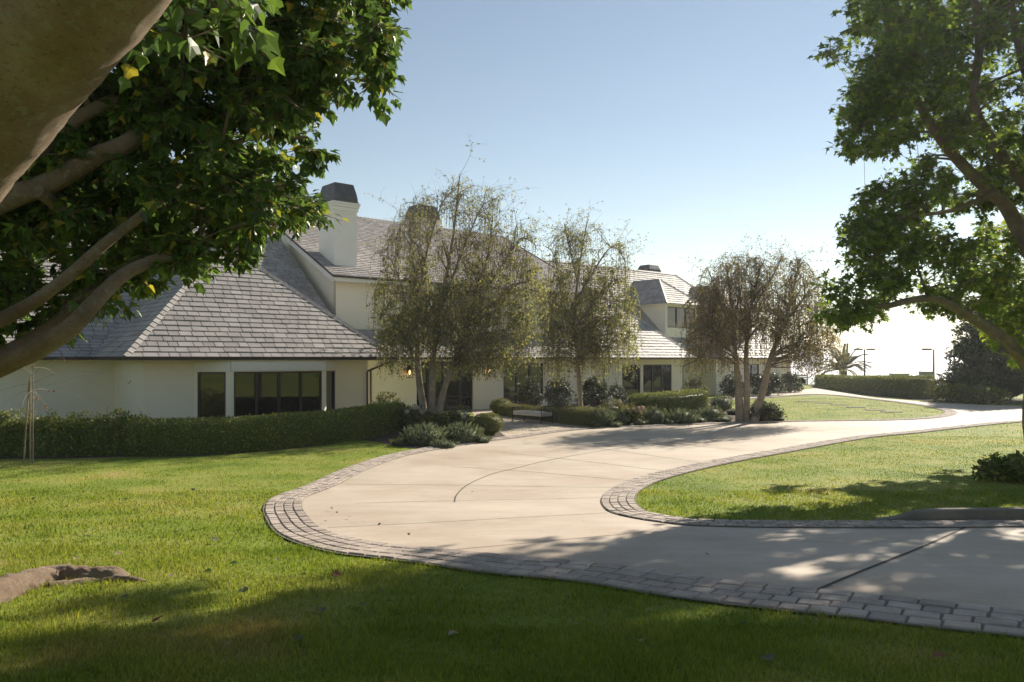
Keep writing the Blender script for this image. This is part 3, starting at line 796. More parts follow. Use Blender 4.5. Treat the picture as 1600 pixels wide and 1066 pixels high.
# wall lanterns
def lantern(u, v, z, label):
    p = Lw(u, v, z)
    t = thing('wall_lantern', p, label, 'wall lantern', 'wall lanterns at the front door')
    b = MB(); b.box(Lw(u, v + 0.02, z + 0.1), (0.12, 0.035, 0.34), (D, N, UP)); b.tube([Lw(u, v + .03, z + .3), Lw(u, v + .1, z + .42), Lw(u, v + .19, z + .38)], 0.014, 6); b.build('bracket', M['metal'], t)
    c = MB(); vv = v + 0.19
    for sx in (-1, 1):
        for sy in (-1, 1): c.bar(Lw(u + sx * .12, vv + sy * .12, z - .3), Lw(u + sx * .12, vv + sy * .12, z + .14), 0.02, 0.02)
    c.box(Lw(u, vv, z - .31), (.28, .28, .03), (D, N, UP))
    c.build('frame', M['metal'], t)
    k = MB(); Vv = [Lw(u + sx * .17, vv + sy * .17, z + .14) for sx, sy in ((-1, -1), (1, -1), (1, 1), (-1, 1))] + [Lw(u + sx * .05, vv + sy * .05, z + .36) for sx, sy in ((-1, -1), (1, -1), (1, 1), (-1, 1))]
    k.add(Vv, [[3, 2, 1, 0], [0, 1, 5, 4], [1, 2, 6, 5], [2, 3, 7, 6], [3, 0, 4, 7], [4, 5, 6, 7]]); k.build('hood', M['metal'], t)
    f = MB(); f.sphere(Lw(u, vv, z - .02), (.05, .05, .11), 10, 8); f.tube([Lw(u, vv, z - .29), Lw(u, vv, z - .12)], 0.025, 8, 1); f.build('flame_bulb', [M['flame'], M['white']], t)
lantern(15.1, VE, 2.25, 'lit black wall lantern between the bronze downspout and the front door')
lantern(20.75, VE, 2.25, 'lit black wall lantern between the front door and the wide dark window')

# sea haze: one closed box of even, thin air round the whole place
hz = MB(); hz.box((0, 9500, -12), (40000, 21000, 80)); hzo = hz.build('haze', [bpy.data.materials.new('sea_haze')])
hm = hzo.data.materials[0]; hm.use_nodes = True; hm.node_tree.nodes.clear()
hv = hm.node_tree.nodes.new('ShaderNodeVolumePrincipled'); ho = hm.node_tree.nodes.new('ShaderNodeOutputMaterial')
hv.inputs['Color'].default_value = (0.93, 0.95, 1.0, 1); hv.inputs['Density'].default_value = 0.0004; hv.inputs['Anisotropy'].default_value = 0.5
hm.node_tree.links.new(hv.outputs[0], ho.inputs['Volume'])
hzo['kind'] = 'stuff'
# ------------------------------------------------------------------ plants: helpers
def bez(p, c, lift=0.3, n=7):
    p, c = np.asarray(p, float), np.asarray(c, float)
    L = np.linalg.norm(c - p)
    mid = p * 0.45 + c * 0.55 + np.array([0, 0, lift * L * 0.4]) + rng.normal(size=3) * L * (0.06 if L < 1.4 else 0.16)
    t = np.linspace(0, 1, n)[:, None]
    return (1 - t) ** 2 * p + 2 * t * (1 - t) * mid + t ** 2 * c
def bark_tube(mb, P, R, sides, amp, ka=9, ks=26):
    """Tube with ridged, knotty bark modelled into its surface."""
    n = len(P); base = mb.n
    mb.tube(P, R, sides, 0, True, 0.006)
    V = mb.v[-3].reshape(n, sides, 3)
    L = np.r_[0, np.cumsum(np.linalg.norm(np.diff(P, axis=0), axis=1))]
    h = np.zeros((n, sides))
    for o_, (a_, k_) in enumerate(((ka, ks * .3), (ka * 3, ks * .8), (ka * 7, ks * 1.2))):
        G = rng.random((int(L[-1] * k_) + 3, a_))
        fi = L * k_; fj = np.arange(sides) / sides * a_
        i0 = fi.astype(int); j0 = fj.astype(int); u = (fi - i0)[:, None]; v = (fj - j0)[None]
        u = u * u * (3 - 2 * u); v = v * v * (3 - 2 * v)
        g00 = G[i0][:, j0]; g10 = G[i0 + 1][:, j0]; g01 = G[i0][:, (j0 + 1) % a_]; g11 = G[i0 + 1][:, (j0 + 1) % a_]
        h += (1.0 if o_ else 0.7) * ((g00 * (1 - u) + g10 * u) * (1 - v) + (g01 * (1 - u) + g11 * u) * v - 0.5) / 1.6 ** o_
    V += (V - P[:, None]) * (h * amp)[..., None]
def limb(mb, pts, r0, r1, sides=10, lump=0.05, step=0.18, bark=0.0):
    P = smooth(np.array(pts, float), step)
    R = np.linspace(0, 1, len(P)) ** 0.8 * (r1 - r0) + r0
    ev = max(3, int(0.35 / step)); kn = np.arange(0, len(P) + ev + 1, ev)
    Rn = R * (1 + (0.008 if bark and r0 > 0.3 else 0.025 if bark else 0.05) * np.interp(np.arange(len(P)), kn, rng.normal(size=len(kn))))
    if bark > 0: bark_tube(mb, P, Rn, sides, bark)
    else: mb.tube(P, Rn, sides, 0, True, lump)
    return P, R
def poly_sample(poly, n):
    poly = np.array(poly, float); lo, hi = poly.min(0), poly.max(0)
    out = np.zeros((0, 2))
    while len(out) < n:
        P = lo + rng.random((n * 2, 2)) * (hi - lo)
        out = np.vstack([out, P[inside(P, poly)]])
    return out[:n]
def clump(crown, twigs, c, r, nleaf, size, shape, droop=0.5, ntw=7, flat=0.75):
    """A spray of twigs round c with leaves along them."""
    dirs = unit(ntw); dirs[:, 2] = dirs[:, 2] * flat + 0.05
    P, A = [], []
    per = max(2, nleaf // ntw)
    for d in dirs:
        L = r * rng.uniform(0.6, 1.15)
        end = c + d * L + np.array([0, 0, -droop * 0.25 * L])
        q = bez(c, end, 0.2, 4)
        twigs.tube(q, np.linspace(0.006, 0.002, 4) * (1 + r), 3, 0, False)
        t = rng.random(per) ** 0.7
        k = np.clip((t * 3).astype(int), 0, 2); f = (t * 3 - k)[:, None]
        pos = q[k] * (1 - f) + q[k + 1] * f
        off = unit(per)
        P.append(pos + off * r * 0.13); a = off * 0.9 + d * 0.7 + np.array([0, 0, -droop])
        A.append(a)
    P = np.vstack(P); A = np.vstack(A)
    Nn = unit(len(P)) * 0.55 + np.array([0, 0, 1.0])
    crown.leaves(P, A, Nn, size * rng.uniform(0.6, 1.15, len(P)), shape)
class Frame:
    """Points a new branch may grow from: the limbs, then every branch already grown."""
    def __init__(s, P, R): s.P = P; s.R = R
    def attach(s, twigs, c, rmax=0.03):
        d = np.linalg.norm(s.P - c, axis=1) + np.maximum(0, s.P[:, 2] - c[2]) * 1.0
        i = int(np.argmin(d + rng.random(len(d)) * 0.25))
        r = min(s.R[i] * 0.62, rmax)
        q = bez(s.P[i], c, 0.35, 7)
        R = np.linspace(r, max(0.005, r * 0.4), 7)
        twigs.tube(q, R, 5, 0, False)
        s.P = np.vstack([s.P, q[2:]]); s.R = np.r_[s.R, R[2:]]

# ------------------------------------------------------------------ big tree at the left
tl_base = np.array([-5.5, 6.0, gz(-5.5, 6.0) - 0.1])
tl = thing('shade_tree', tl_base, 'large leaning tree with smooth tan trunk and glossy leaves overhanging the lawn', 'tree')
LP, LR = [], []
def tlimb(name, pts, r0, r1, sides=14, lump=0.04, mat='bark_smooth'):
    b = MB(); P, R = limb(b, pts, r0, r1, max(sides * 3, 24), lump, 0.025, 0.075 if r0 < 0.3 else 0.035); LP.append(P); LR.append(R)
    return b.build(name, M[mat], tl)
tlimb('trunk', [tl_base, (-5.1, 5.6, 2.0), at(-330, 520, 5.0), at(-88, 226, 3.75), at(60, 45, 3.4), at(162, -74, 3.2), at(330, -300, 3.0), at(420, -600, 2.6)], 0.48, 0.26, 28, 0.03)
tlimb('limb', [(-5.3, 5.9, 1.6), at(-200, 420, 6.2), at(0, 316, 6.2), at(75, 288, 6.3), at(150, 245, 6.4), at(205, 220, 6.6), at(260, 160, 7.0), at(330, 120, 7.4)], 0.17, 0.05)
tlimb('limb', [at(-150, 400, 6.2), at(20, 270, 6.3), at(115, 190, 6.5), at(190, 150, 6.8), at(250, 115, 7.0), at(330, 100, 7.2), at(430, 85, 7.4), at(540, 60, 7.6)], 0.09, 0.022, 10)
tlimb('limb', [(-5.4, 6.1, 1.5), at(-250, 610, 6.4), at(0, 500, 6.3), at(90, 445, 6.2), at(165, 380, 6.3), at(230, 330, 6.5), at(300, 270, 6.8), at(350, 240, 7.0)], 0.105, 0.025)
tlimb('limb', [(-5.4, 6.2, 1.4), at(-250, 690, 6.6), at(0, 560, 6.5), at(90, 505, 6.5), at(160, 440, 6.6), at(240, 400, 6.9), at(330, 370, 7.2)], 0.15, 0.03)
tlimb('limb', [(-5.4, 6.2, 1.3), at(-180, 660, 6.4), at(0, 572, 6.0), at(60, 545, 5.9), at(115, 508, 5.9), at(150, 470, 6.0), at(200, 425, 6.3), at(270, 395, 6.6)], 0.17, 0.04)
tlimb('limb', [at(60, 300, 6.2), at(140, 350, 6.7), at(250, 330, 7.3), at(350, 345, 7.8), at(440, 330, 8.1)], 0.05, 0.015, 8)
tlimb('limb', [at(250, 160, 7.0), at(330, 225, 7.5), at(400, 215, 7.8), at(480, 215, 8.0)], 0.045, 0.013, 8)
rt = MB()
b_ = ground(60, 912); r_ = ground(185, 905); q_ = ground(330, 920)
limb(rt, [(-5.4, 6.1, gz(-5.4, 6.1)), (-4.6, 6.05, gz(-4.6, 6.05) + 0.03), (b_[0], b_[1], gz(*b_) + 0.02), (r_[0] - .22, r_[1] - .02, gz(*r_) + 0.005), (r_[0] - .05, r_[1], gz(*r_) + 0.0), (r_[0] + .02, r_[1] + .02, gz(*r_) - 0.05)], 0.19, 0.115, 40, 0.1, 0.03, 0.35)
limb(rt, [(b_[0] + .2, b_[1] - .15, gz(*b_) - 0.03), (r_[0] - .15, r_[1] - .12, gz(*r_) - 0.01), (r_[0] + .12, r_[1] - .1, gz(*r_) - 0.0), (r_[0] + .4, r_[1] - .13, gz(*r_) - 0.04), (r_[0] + .6, r_[1] - .16, gz(*r_) - 0.09)], 0.09, 0.04, 28, 0.1, 0.03, 0.35)
rt.build('root', M['bark_smooth'], tl)
FL = Frame(np.vstack(LP), np.concatenate(LR))
crown, tw = MB(), MB()
CROWN_L = [(-120, -120), (640, -120), (605, 0), (622, 56), (603, 100), (577, 152), (560, 166), (530, 153), (484, 156), (455, 172), (480, 195), (498, 228), (480, 246), (436, 262), (464, 285), (470, 310), (492, 325), (490, 343), (466, 350), (420, 350), (402, 392), (330, 402), (270, 430), (235, 450), (160, 465), (70, 530), (-60, 545)]
GAP_L = np.array([(20, 420), (95, 345), (165, 385), (190, 440), (150, 540), (0, 560)], float)
cl = poly_sample(CROWN_L, 1000)
keep = ~(inside(cl, GAP_L) & (rng.random(len(cl)) < 0.75))
keep &= ~(inside(cl, np.array([(0, 300), (250, 0), (0, -130), (-130, -130)], float)) & (rng.random(len(cl)) < 0.7))
for px, py in cl[keep]:
    Y = rng.uniform(6.3, 9.2)
    c = at(px, py, Y)
    FL.attach(tw, c)
    clump(crown, tw, c, rng.uniform(0.18, 0.34), 80, 0.098, 'lobed', 0.75)
for px, py in poly_sample([(190, -60), (420, -60), (400, 40), (340, 70), (250, 90), (215, 60)], 16):
    c = at(px, py, rng.uniform(4.0, 5.2)); FL.attach(tw, c); clump(crown, tw, c, 0.24, 24, 0.12, 'lobed', 0.8)
for px, py in poly_sample([(-700, -500), (250, -500), (420, -130), (-700, -130)], 90):   # the part of the crown above the picture
    c = at(px, py, rng.uniform(4.5, 9.0)); FL.attach(tw, c); clump(crown, tw, c, 0.5, 40, 0.13, 'lobed', 0.6)
crown.build('crown', M['leaf_big'], tl); tw.build('twigs', M['bark_smooth'], tl)

# ------------------------------------------------------------------ star-leaved tree at the right
tb = ground(1624, 728)
tr = thing('star_leaf_tree', (tb[0], tb[1], gz(*tb)), 'tall backlit tree with star shaped leaves standing on the right lawn', 'tree')
LPs, LRs = [], []
def rlimb(name, pts, r0, r1, sides=12):
    b = MB(); P, R = limb(b, pts, r0, r1, sides, 0.05, 0.2); LPs.append(P); LRs.append(R); b.build(name, M['bark_grey'], tr)
Yt = tb[1]
rlimb('trunk', [(tb[0], tb[1], gz(*tb) - 0.2), at(1618, 690, Yt), at(1614, 640, Yt), at(1618, 570, Yt), at(1634, 480, Yt), at(1620, 420, Yt), at(1598, 365, Yt)], 0.26, 0.20, 14)
rlimb('limb', [at(1612, 580, Yt), at(1575, 535, Yt - 0.3), at(1515, 495, Yt - 0.8), at(1465, 468, Yt - 1.3), at(1420, 470, Yt - 1.9), at(1380, 479, Yt - 2.3), at(1345, 470, Yt - 2.6)], 0.19, 0.05)
rlimb('limb', [at(1596, 365, Yt), at(1570, 320, Yt), at(1530, 285, Yt - .3), at(1480, 230, Yt - .8), at(1440, 170, Yt - 1.2), at(1400, 90, Yt - 1.5), at(1380, 10, Yt - 1.6)], 0.2, 0.05)
rlimb('limb', [at(1618, 420, Yt), at(1660, 350, Yt + .3), at(1595, 282, Yt - .2), at(1550, 218, Yt - .6), at(1522, 160, Yt - .8), at(1530, 60, Yt - .8), at(1510, -60, Yt - 1), at(1480, -120, Yt - 1.2)], 0.2, 0.06)
rlimb('limb', [at(1660, 350, Yt + .3), at(1640, 200, Yt + .6), at(1598, 100, Yt + .4), at(1580, 0, Yt), at(1560, -120, Yt)], 0.17, 0.05)
rlimb('limb', [at(1555, 300, Yt - .2), at(1500, 325, Yt - 1.2), at(1450, 335, Yt - 2), at(1390, 345, Yt - 2.8), at(1350, 360, Yt - 3.2)], 0.08, 0.02, 8)
rlimb('limb', [at(1640, 200, Yt + .6), at(1760, 50, Yt + .5), at(1850, -100, Yt)], 0.15, 0.05)
rlimb('limb', [at(1600, 560, Yt), at(1575, 545, Yt - 1), at(1548, 520, Yt - 1.5)], 0.06, 0.02, 8)
FR = Frame(np.vstack(LPs), np.concatenate(LRs))
crown, tw = MB(), MB()
CROWN_R = [(1345, -40), (1330, 0), (1343, 40), (1318, 62), (1290, 76), (1292, 92), (1318, 100), (1322, 135), (1315, 175), (1290, 212), (1288, 228), (1313, 242), (1350, 236), (1380, 224), (1395, 268), (1348, 304), (1322, 350), (1306, 392), (1300, 455), (1290, 490), (1300, 530), (1325, 540), (1340, 500), (1378, 500), (1425, 480), (1480, 500), (1535, 500), (1600, 565), (1680, 560), (1760, 480), (1800, 300), (1800, -60)]
LIMB_PX = [[(1604, 570), (1575, 535), (1515, 495), (1465, 468), (1420, 470), (1380, 479)], [(1596, 365), (1570, 320), (1530, 285), (1480, 230), (1440, 170)], [(1600, 290), (1550, 218), (1522, 160), (1530, 60), (1510, -40)], [(1598, 100), (1580, 0)], [(1620, 480), (1598, 380)], [(1555, 300), (1500, 325), (1450, 335)]]
def near_limb(px, py, r):
    for L_ in LIMB_PX:
        L_ = np.array(L_, float)
        for p, q in zip(L_[:-1], L_[1:]):
            t = np.clip(np.dot([px - p[0], py - p[1]], q - p) / np.dot(q - p, q - p), 0, 1)
            if np.hypot(*(p + t * (q - p) - [px, py])) < r: return True
    return False
cc = poly_sample(CROWN_R, 165)                          # boughs first, then sprays round each bough
cl = np.repeat(cc, 10, axis=0) + rng.normal(0, 18, (1650, 2))
cl = cl[inside(cl, np.array(CROWN_R, float))]
hole = [((1415, 245), 16), ((1425, 232), 12), ((1510, 350), 22), ((1560, 345), 22), ((1475, 345), 14), ((1508, 72), 12), ((1540, 190), 10), ((1455, 225), 10)]
for px, py in cl:
    if any((px - a) ** 2 + (py - b) ** 2 < (r + 6) ** 2 for (a, b), r in hole): continue
    if px > 1500 and 365 < py < 570 and rng.random() < 0.7: continue
    lf = np.clip((1480 - px) / 160, 0, 1)
    Y = rng.uniform(Yt - 4.6, Yt + 1.8) if rng.random() < 0.6 else Yt - 1.5 - 2.8 * lf
    if py > 300: Y = Yt - 0.4 - 3.3 * lf + rng.uniform(-0.9, 0.9)
    if near_limb(px, py, 21) and Y < Yt + 0.6: Y = Yt + rng.uniform(0.8, 2.2)
    c = at(px, py, Y)
    FR.attach(tw, c, 0.04)
    clump(crown, tw, c, rng.uniform(0.28, 0.48), 34, 0.165, 'star', 0.6)
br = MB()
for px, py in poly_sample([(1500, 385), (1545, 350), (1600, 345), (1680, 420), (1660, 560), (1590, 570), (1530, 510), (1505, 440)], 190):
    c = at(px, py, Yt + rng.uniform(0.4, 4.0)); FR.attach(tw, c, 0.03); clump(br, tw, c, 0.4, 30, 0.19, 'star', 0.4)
o_ = br.build('crown', M['leaf_painted_backlit'], tr); o_['label'] = 'lower foliage with backlight painted into its bright green'
def low_enough(c):                                        # crown cut along the sun's slope so sun reaches the left tree
    return c[2] < 0.7 + 0.554 * (c[0] * 0.6225 + c[1] * 0.7826)
for px, py in poly_sample([(1322, -40), (1318, 62), (1345, 150), (1430, 200), (1900, 220), (2300, 60), (2300, -60), (1700, -90)], 330):
    c = at(px, py, rng.uniform(Yt - 5.0, Yt + 3.0))
    if near_limb(px, py, 26): c = at(px, py, Yt + rng.uniform(1.0, 3.0))
    if low_enough(c): FR.attach(tw, c, 0.04); clump(crown, tw, c, rng.uniform(0.4, 0.7), 42, 0.18, 'star', 0.5)
SD = np.array([math.sin(SUN_AZ) * math.cos(SUN_EL), math.cos(SUN_AZ) * math.cos(SUN_EL), math.sin(SUN_EL)])
cnt = 0
for px, py in poly_sample([(-40, 945), (190, 918), (420, 925), (620, 905), (900, 925), (1200, 968), (1600, 1010), (1600, 1070), (-40, 1070)], 900):   # sprays added up the sun's rays to shade the front lawn
    q = ground(px, py); q = np.array([q[0], q[1], gz(*q)])
    for _ in range(8):
        c = q + SD * rng.uniform(17, 27) / math.cos(SUN_EL)
        ux, uy = 800 + F * c[0] / c[1], HOR - F * (c[2] - EYE) / c[1]
        if not (Yt - 5.5 < c[1] < Yt + 5.5): continue
        if (uy < -25 and ux > 1255) or (ux > 1345 and uy < 170 and not near_limb(ux, uy, 20)):
            FR.attach(tw, c, 0.04); clump(crown, tw, c, rng.uniform(0.35, 0.6), 44, 0.18, 'star', 0.5); cnt += 1
            break
    if cnt > 120: break
crown.build('crown', M['leaf_star'], tr); tw.build('twigs', M['bark_grey'], tr)

# ------------------------------------------------------------------ weeping birches and the brown tree by the house
def weeping(name, label, base_px, stems, crownpx, nbr, hang, leafmatn, lsize, density, bark, depth=2.2, bare=14, r0=0.17, bottoms=None):
    b2 = ground(*base_px); Y0 = b2[1]
    t = thing(name, (b2[0], b2[1], gz(*b2)), label, 'tree')
    lp, lr = [], []
    for st, rr, dy in stems:
        pts = [at(px, py, Y0 + dy * k / (len(st) - 1)) for k, (px, py) in enumerate(st)]
        if st[0][1] > 640: pts[0][2] = gz(pts[0][0], pts[0][1]) - 0.15      # only real stems reach the ground
        sb = MB(); P, R = limb(sb, pts, rr, 0.025, 10, 0.07, 0.2); lp.append(P); lr.append(R)
        sb.build('trunk', M[bark], t)
    lp = np.vstack(lp); lr = np.concatenate(lr)
    hi = lp[:, 2] > 2.6; lp2, lr2 = lp[hi], lr[hi]
    crown, tw = MB(), MB()
    for px, py in poly_sample(crownpx, nbr):
        c = at(px, py, Y0 + np.clip(rng.normal(0, depth * 0.5), -depth, depth))
        d = np.linalg.norm((lp2 - c) * np.array([1, 1, 0.6]), axis=1) + np.maximum(0, lp2[:, 2] - c[2] + 0.5) * 1.5
        i = int(np.argmin(d + rng.random(len(d)) * 0.5))
        q = bez(lp2[i], c, 0.5, 7)
        tw.tube(q, np.linspace(min(lr2[i] * 0.5, 0.035), 0.006, 7), 4, 0, False)
        for k in range(hang):
            s = q[min(6, rng.integers(4, 9))]
            out = unit(1)[0]; out[2] = 0.25
            Lh = rng.uniform(0.4, 1.3) if py < 400 else rng.uniform(0.7, 2.4)
            low = 1.4 if bottoms is None else bottoms
            Lh = min(Lh, max(0.3, s[2] - low - rng.random() * 0.8))
            spread = rng.uniform(0.2, 0.75)
            e = s + np.array([out[0] * spread, out[1] * spread, -Lh])
            mid = s + np.array([out[0] * spread * 1.1, out[1] * spread * 1.1, 0.15])
            tt = np.linspace(0, 1, 6)[:, None]
            h = (1 - tt) ** 2 * s + 2 * tt * (1 - tt) * mid + tt ** 2 * e
            tw.tube(h, 0.0045, 3, 0, False)
            thin = np.clip((py - 300) / 200, 0.3, 1.0)
            nl = int(density * Lh * thin)
            if nl < 1: continue
            u = rng.random(nl); kk = np.clip((u * 5).astype(int), 0, 4); f = (u * 5 - kk)[:, None]
            pos = h[kk] * (1 - f) + h[kk + 1] * f + rng.normal(size=(nl, 3)) * 0.05
            Aa = unit(nl) * 0.8 + np.array([0, 0, -1.0])
            crown.leaves(pos, Aa, unit(nl) + np.array([0, -0.3, 0.2]), lsize * rng.uniform(0.6, 1.2, nl), 'oval')
        for k in range(3):                                    # fine bare side twigs
            p = q[rng.integers(3, 7)]; e = p + np.array([rng.normal(0, .4), rng.normal(0, .4), rng.uniform(-0.1, 0.7)])
            tw.tube(bez(p, e, 0.2, 5), np.linspace(0.006, 0.0025, 5), 3, 0, False)
    top = lp[lp[:, 2] > np.quantile(lp[:, 2], 0.75)]
    for k in range(bare):                                     # thin bare shoots at the top
        s = top[rng.integers(len(top))]
        e = s + np.array([rng.normal(0, 0.8), rng.normal(0, 0.8), rng.uniform(0.2, 1.15)])
        q = bez(s, e, 0.3, 6); tw.tube(q, np.linspace(0.008, 0.003, 6), 3, 0, False)
        for _ in range(6):
            p = q[rng.integers(1, 6)]; e2 = p + np.array([rng.normal(0, .3), rng.normal(0, .3), rng.uniform(-0.2, 0.45)])
            q2 = bez(p, e2, 0.2, 4); tw.tube(q2, 0.003, 3, 0, False)
            nl = 4; crown.leaves(q2[rng.integers(0, 4, nl)] + rng.normal(size=(nl, 3)) * 0.04, unit(nl) + np.array([0, 0, -.6]), unit(nl), lsize * rng.uniform(.5, 1, nl), 'oval')
    crown.build('crown', M[leafmatn], t); tw.build('twigs', M['twig'], t)
    return t
weeping('birch_tree', 'three stemmed weeping birch in the bed in front of the front door', (672, 668),
        [([(664, 668), (660, 630), (655, 595), (652, 540), (651, 470), (645, 400), (640, 345)], 0.19, 0.6),
         ([(672, 668), (675, 620), (677, 570), (684, 500), (700, 420), (712, 340), (718, 275)], 0.165, -0.6),
         ([(680, 668), (692, 615), (708, 570), (735, 490), (760, 410), (770, 340)], 0.165, 0.3), ([(652, 540), (632, 460), (610, 405), (594, 400)], 0.06, 0.9), ([(651, 470), (668, 390), (690, 320), (705, 300)], 0.05, -1.2), ([(684, 500), (716, 410), (742, 345), (755, 320)], 0.06, -1.5), ([(735, 490), (785, 415), (815, 372), (838, 385)], 0.07, 0.8), ([(722, 520), (775, 470), (815, 440), (842, 455)], 0.06, -1.2), ([(656, 580), (625, 520), (604, 490), (592, 500)], 0.05, -1.0)],
        [(596, 545), (586, 450), (592, 385), (622, 335), (660, 300), (720, 285), (785, 300), (822, 340), (842, 400), (848, 480), (835, 550), (800, 560), (740, 570), (700, 540), (650, 530)],
        420, 7, 'leaf_birch', 0.11, 13, 'bark_birch', 2.4, 70, bottoms=2.0)
weeping('birch_tree', 'single stemmed weeping birch behind the clipped hedge beside the bench', (906, 652),
        [([(908, 652), (905, 600), (902, 545), (899, 480), (906, 410), (918, 345)], 0.15, 0.4), ([(902, 545), (880, 470), (866, 400), (852, 385)], 0.06, 0.8), ([(899, 480), (930, 420), (958, 385), (978, 410)], 0.06, -0.6), ([(900, 510), (940, 460), (972, 440), (988, 455)], 0.05, 0.9), ([(900, 520), (875, 480), (855, 465), (846, 480)], 0.05, -1.0), ([(902, 440), (890, 390), (882, 350)], 0.04, -.6)],
        [(846, 560), (846, 450), (860, 380), (890, 350), (940, 350), (972, 385), (990, 450), (995, 540), (960, 560), (900, 540), (870, 570)],
        230, 7, 'leaf_birch', 0.11, 14, 'bark_birch', 2.0, 50, bottoms=1.5)
weeping('peeling_bark_tree', 'brown leaved tree with three peeling trunks at the end of the flower bed', (1168, 660),
        [([(1156, 660), (1154, 610), (1150, 560), (1146, 510), (1140, 450), (1135, 415)], 0.21, 0.5),
         ([(1166, 660), (1167, 600), (1166, 550), (1172, 490), (1185, 430), (1195, 405)], 0.18, -0.5),
         ([(1176, 660), (1192, 610), (1204, 560), (1226, 505), (1240, 450), (1250, 405)], 0.22, 0.2), ([(1206, 555), (1245, 535), (1275, 520), (1300, 525)], 0.07, -0.4), ([(1150, 560), (1110, 500), (1085, 465), (1066, 480)], 0.07, 0.3), ([(1146, 510), (1160, 440), (1172, 405)], 0.06, -1.0), ([(1146, 520), (1118, 450), (1106, 420)], 0.06, 0.9), ([(1172, 490), (1208, 430), (1222, 400)], 0.06, 0.8), ([(1226, 505), (1262, 460), (1288, 445), (1302, 470)], 0.07, -0.8), ([(1210, 545), (1240, 490), (1280, 480)], 0.05, 1.0)],
        [(1062, 520), (1075, 470), (1108, 415), (1150, 398), (1200, 400), (1255, 400), (1285, 430), (1300, 480), (1306, 550), (1280, 575), (1240, 540), (1180, 500), (1130, 545), (1080, 560)],
        360, 6, 'leaf_brown', 0.095, 10.5, 'bark_birch', 2.6, 70, bottoms=2.0)

# ------------------------------------------------------------------ hedges and shrubs
def hedge_mesh(mb, path, width, height, dens, lsz, shape='oval', end=0.5, lump=0.05, flat_top=True):
    P = smooth(np.array(path, float), 0.15); n = len(P)
    d = np.r_[0, np.cumsum(np.linalg.norm(np.diff(P, axis=0), axis=1))]; L = d[-1]
    T = np.gradient(P, axis=0); T /= np.linalg.norm(T, axis=1)[:, None]
    Nn = np.c_[T[:, 1], -T[:, 0]]
    H = np.interp(np.linspace(0, 1, n), np.linspace(0, 1, len(height)), height) if hasattr(height, '__len__') else np.full(n, height)
    e = np.minimum(d, L - d); k = np.sqrt(np.clip(1 - (1 - np.clip(e / end, 0, 1)) ** 2, 0.0, 1))
    def cross(q):                       # rounded box section, q in 0..1 -> lateral (-1..1), height (0..1), normal
        a = np.pi * q
        x = np.sign(np.cos(a)) * np.abs(np.cos(a)) ** 0.35; z = np.abs(np.sin(a)) ** 0.35
        return x, z, np.sign(np.cos(a)) * np.abs(np.cos(a)) ** 1.6, np.abs(np.sin(a)) ** 1.6
    area = L * (2 * np.mean(H) + width); m = int(area * dens)
    s = rng.random(m) * L; 
    peri = rng.random(m) * (2 * np.mean(H) + width); hm = np.mean(H)
    q = np.where(peri < hm, 0.0 + 0.3 * peri / hm, np.where(peri < hm + width, 0.3 + 0.4 * (peri - hm) / width, 0.7 + 0.3 * (peri - hm - width) / hm))
    sd_ = np.where(q < 0.3, 1.0, np.where(q > 0.7, -1.0, 0.0)); zz = rng.random(m); xx = rng.random(m) * 2 - 1
    x = np.where(sd_ != 0, sd_ * (1 - 0.14 * zz ** 5), xx * 0.96); z = np.where(sd_ != 0, zz * 0.95, 1 - 0.1 * np.abs(xx) ** 4)
    nx = np.where(sd_ != 0, sd_, 0.3 * xx ** 3); nz = np.where(sd_ != 0, 0.15, 1.0)
    ix = lambda arr: np.interp(s, d, arr)
    bx, by = ix(P[:, 0]), ix(P[:, 1]); lx, ly = ix(Nn[:, 0]), ix(Nn[:, 1]); kk = ix(k); hh = ix(H) * (0.75 + 0.25 * kk)
    lumpf = 1 + lump * np.sin(s * 3.1 + q * 9) * np.sin(s * 1.3 + 1) + rng.normal(0, 0.03, m) - 0.09 * rng.random(m)
    lat = x * width / 2 * kk * lumpf
    X, Yy = bx + lx * lat, by + ly * lat
    Z = g(bx, by) + np.maximum(0.02, z * hh * (1 + (lumpf - 1) * 0.6))
    nrm = np.c_[lx * nx, ly * nx, nz]; tang = np.c_[ix(T[:, 0]), ix(T[:, 1]), np.zeros(m)]
    sgn = np.where(s < L / 2, -1, 1)
    nrm += tang * (sgn * (1 - kk) * 1.5)[:, None]
    nrm += unit(m) * 0.5
    A = unit(m) + np.array([0, 0, 0.5]) + nrm * 0.35
    mb.leaves(np.c_[X, Yy, Z], A, nrm, lsz * rng.uniform(0.6, 1.25, m), shape)
    # woody core just under the leaves
    qs = np.linspace(0, 1, 11); cx, cz, _, _ = cross(qs)
    V = np.zeros((n, 11, 3))
    for j in range(11):
        lt = cx[j] * width / 2 * k * 0.86
        V[:, j, 0] = P[:, 0] + Nn[:, 0] * lt; V[:, j, 1] = P[:, 1] + Nn[:, 1] * lt
        V[:, j, 2] = g(P[:, 0], P[:, 1]) - 0.03 + cz[j] * H * (0.75 + 0.25 * k) * 0.9
    i, j = np.meshgrid(np.arange(n - 1), np.arange(10), indexing='ij')
    mb.add(V.reshape(-1, 3), np.stack([i * 11 + j, i * 11 + j + 1, (i + 1) * 11 + j + 1, (i + 1) * 11 + j], -1).reshape(-1, 4), 0, True)
def hedge(name, path, width, height, dens, lsz, mat, label, cat='hedge', group=None, **k):
    mb = MB(); hedge_mesh(mb, path, width, height, dens, lsz, **k)
    return tag(mb.build(name, M[mat]), label, cat, group)
def gp(px, py, dy=0.0):
    p = ground(px, py); return (p[0], p[1] + dy)
front = gpts([(195, 713), (300, 712), (400, 706), (500, 695), (565, 686), (627, 672)])
hp = front + np.array([-0.25, 0.55])
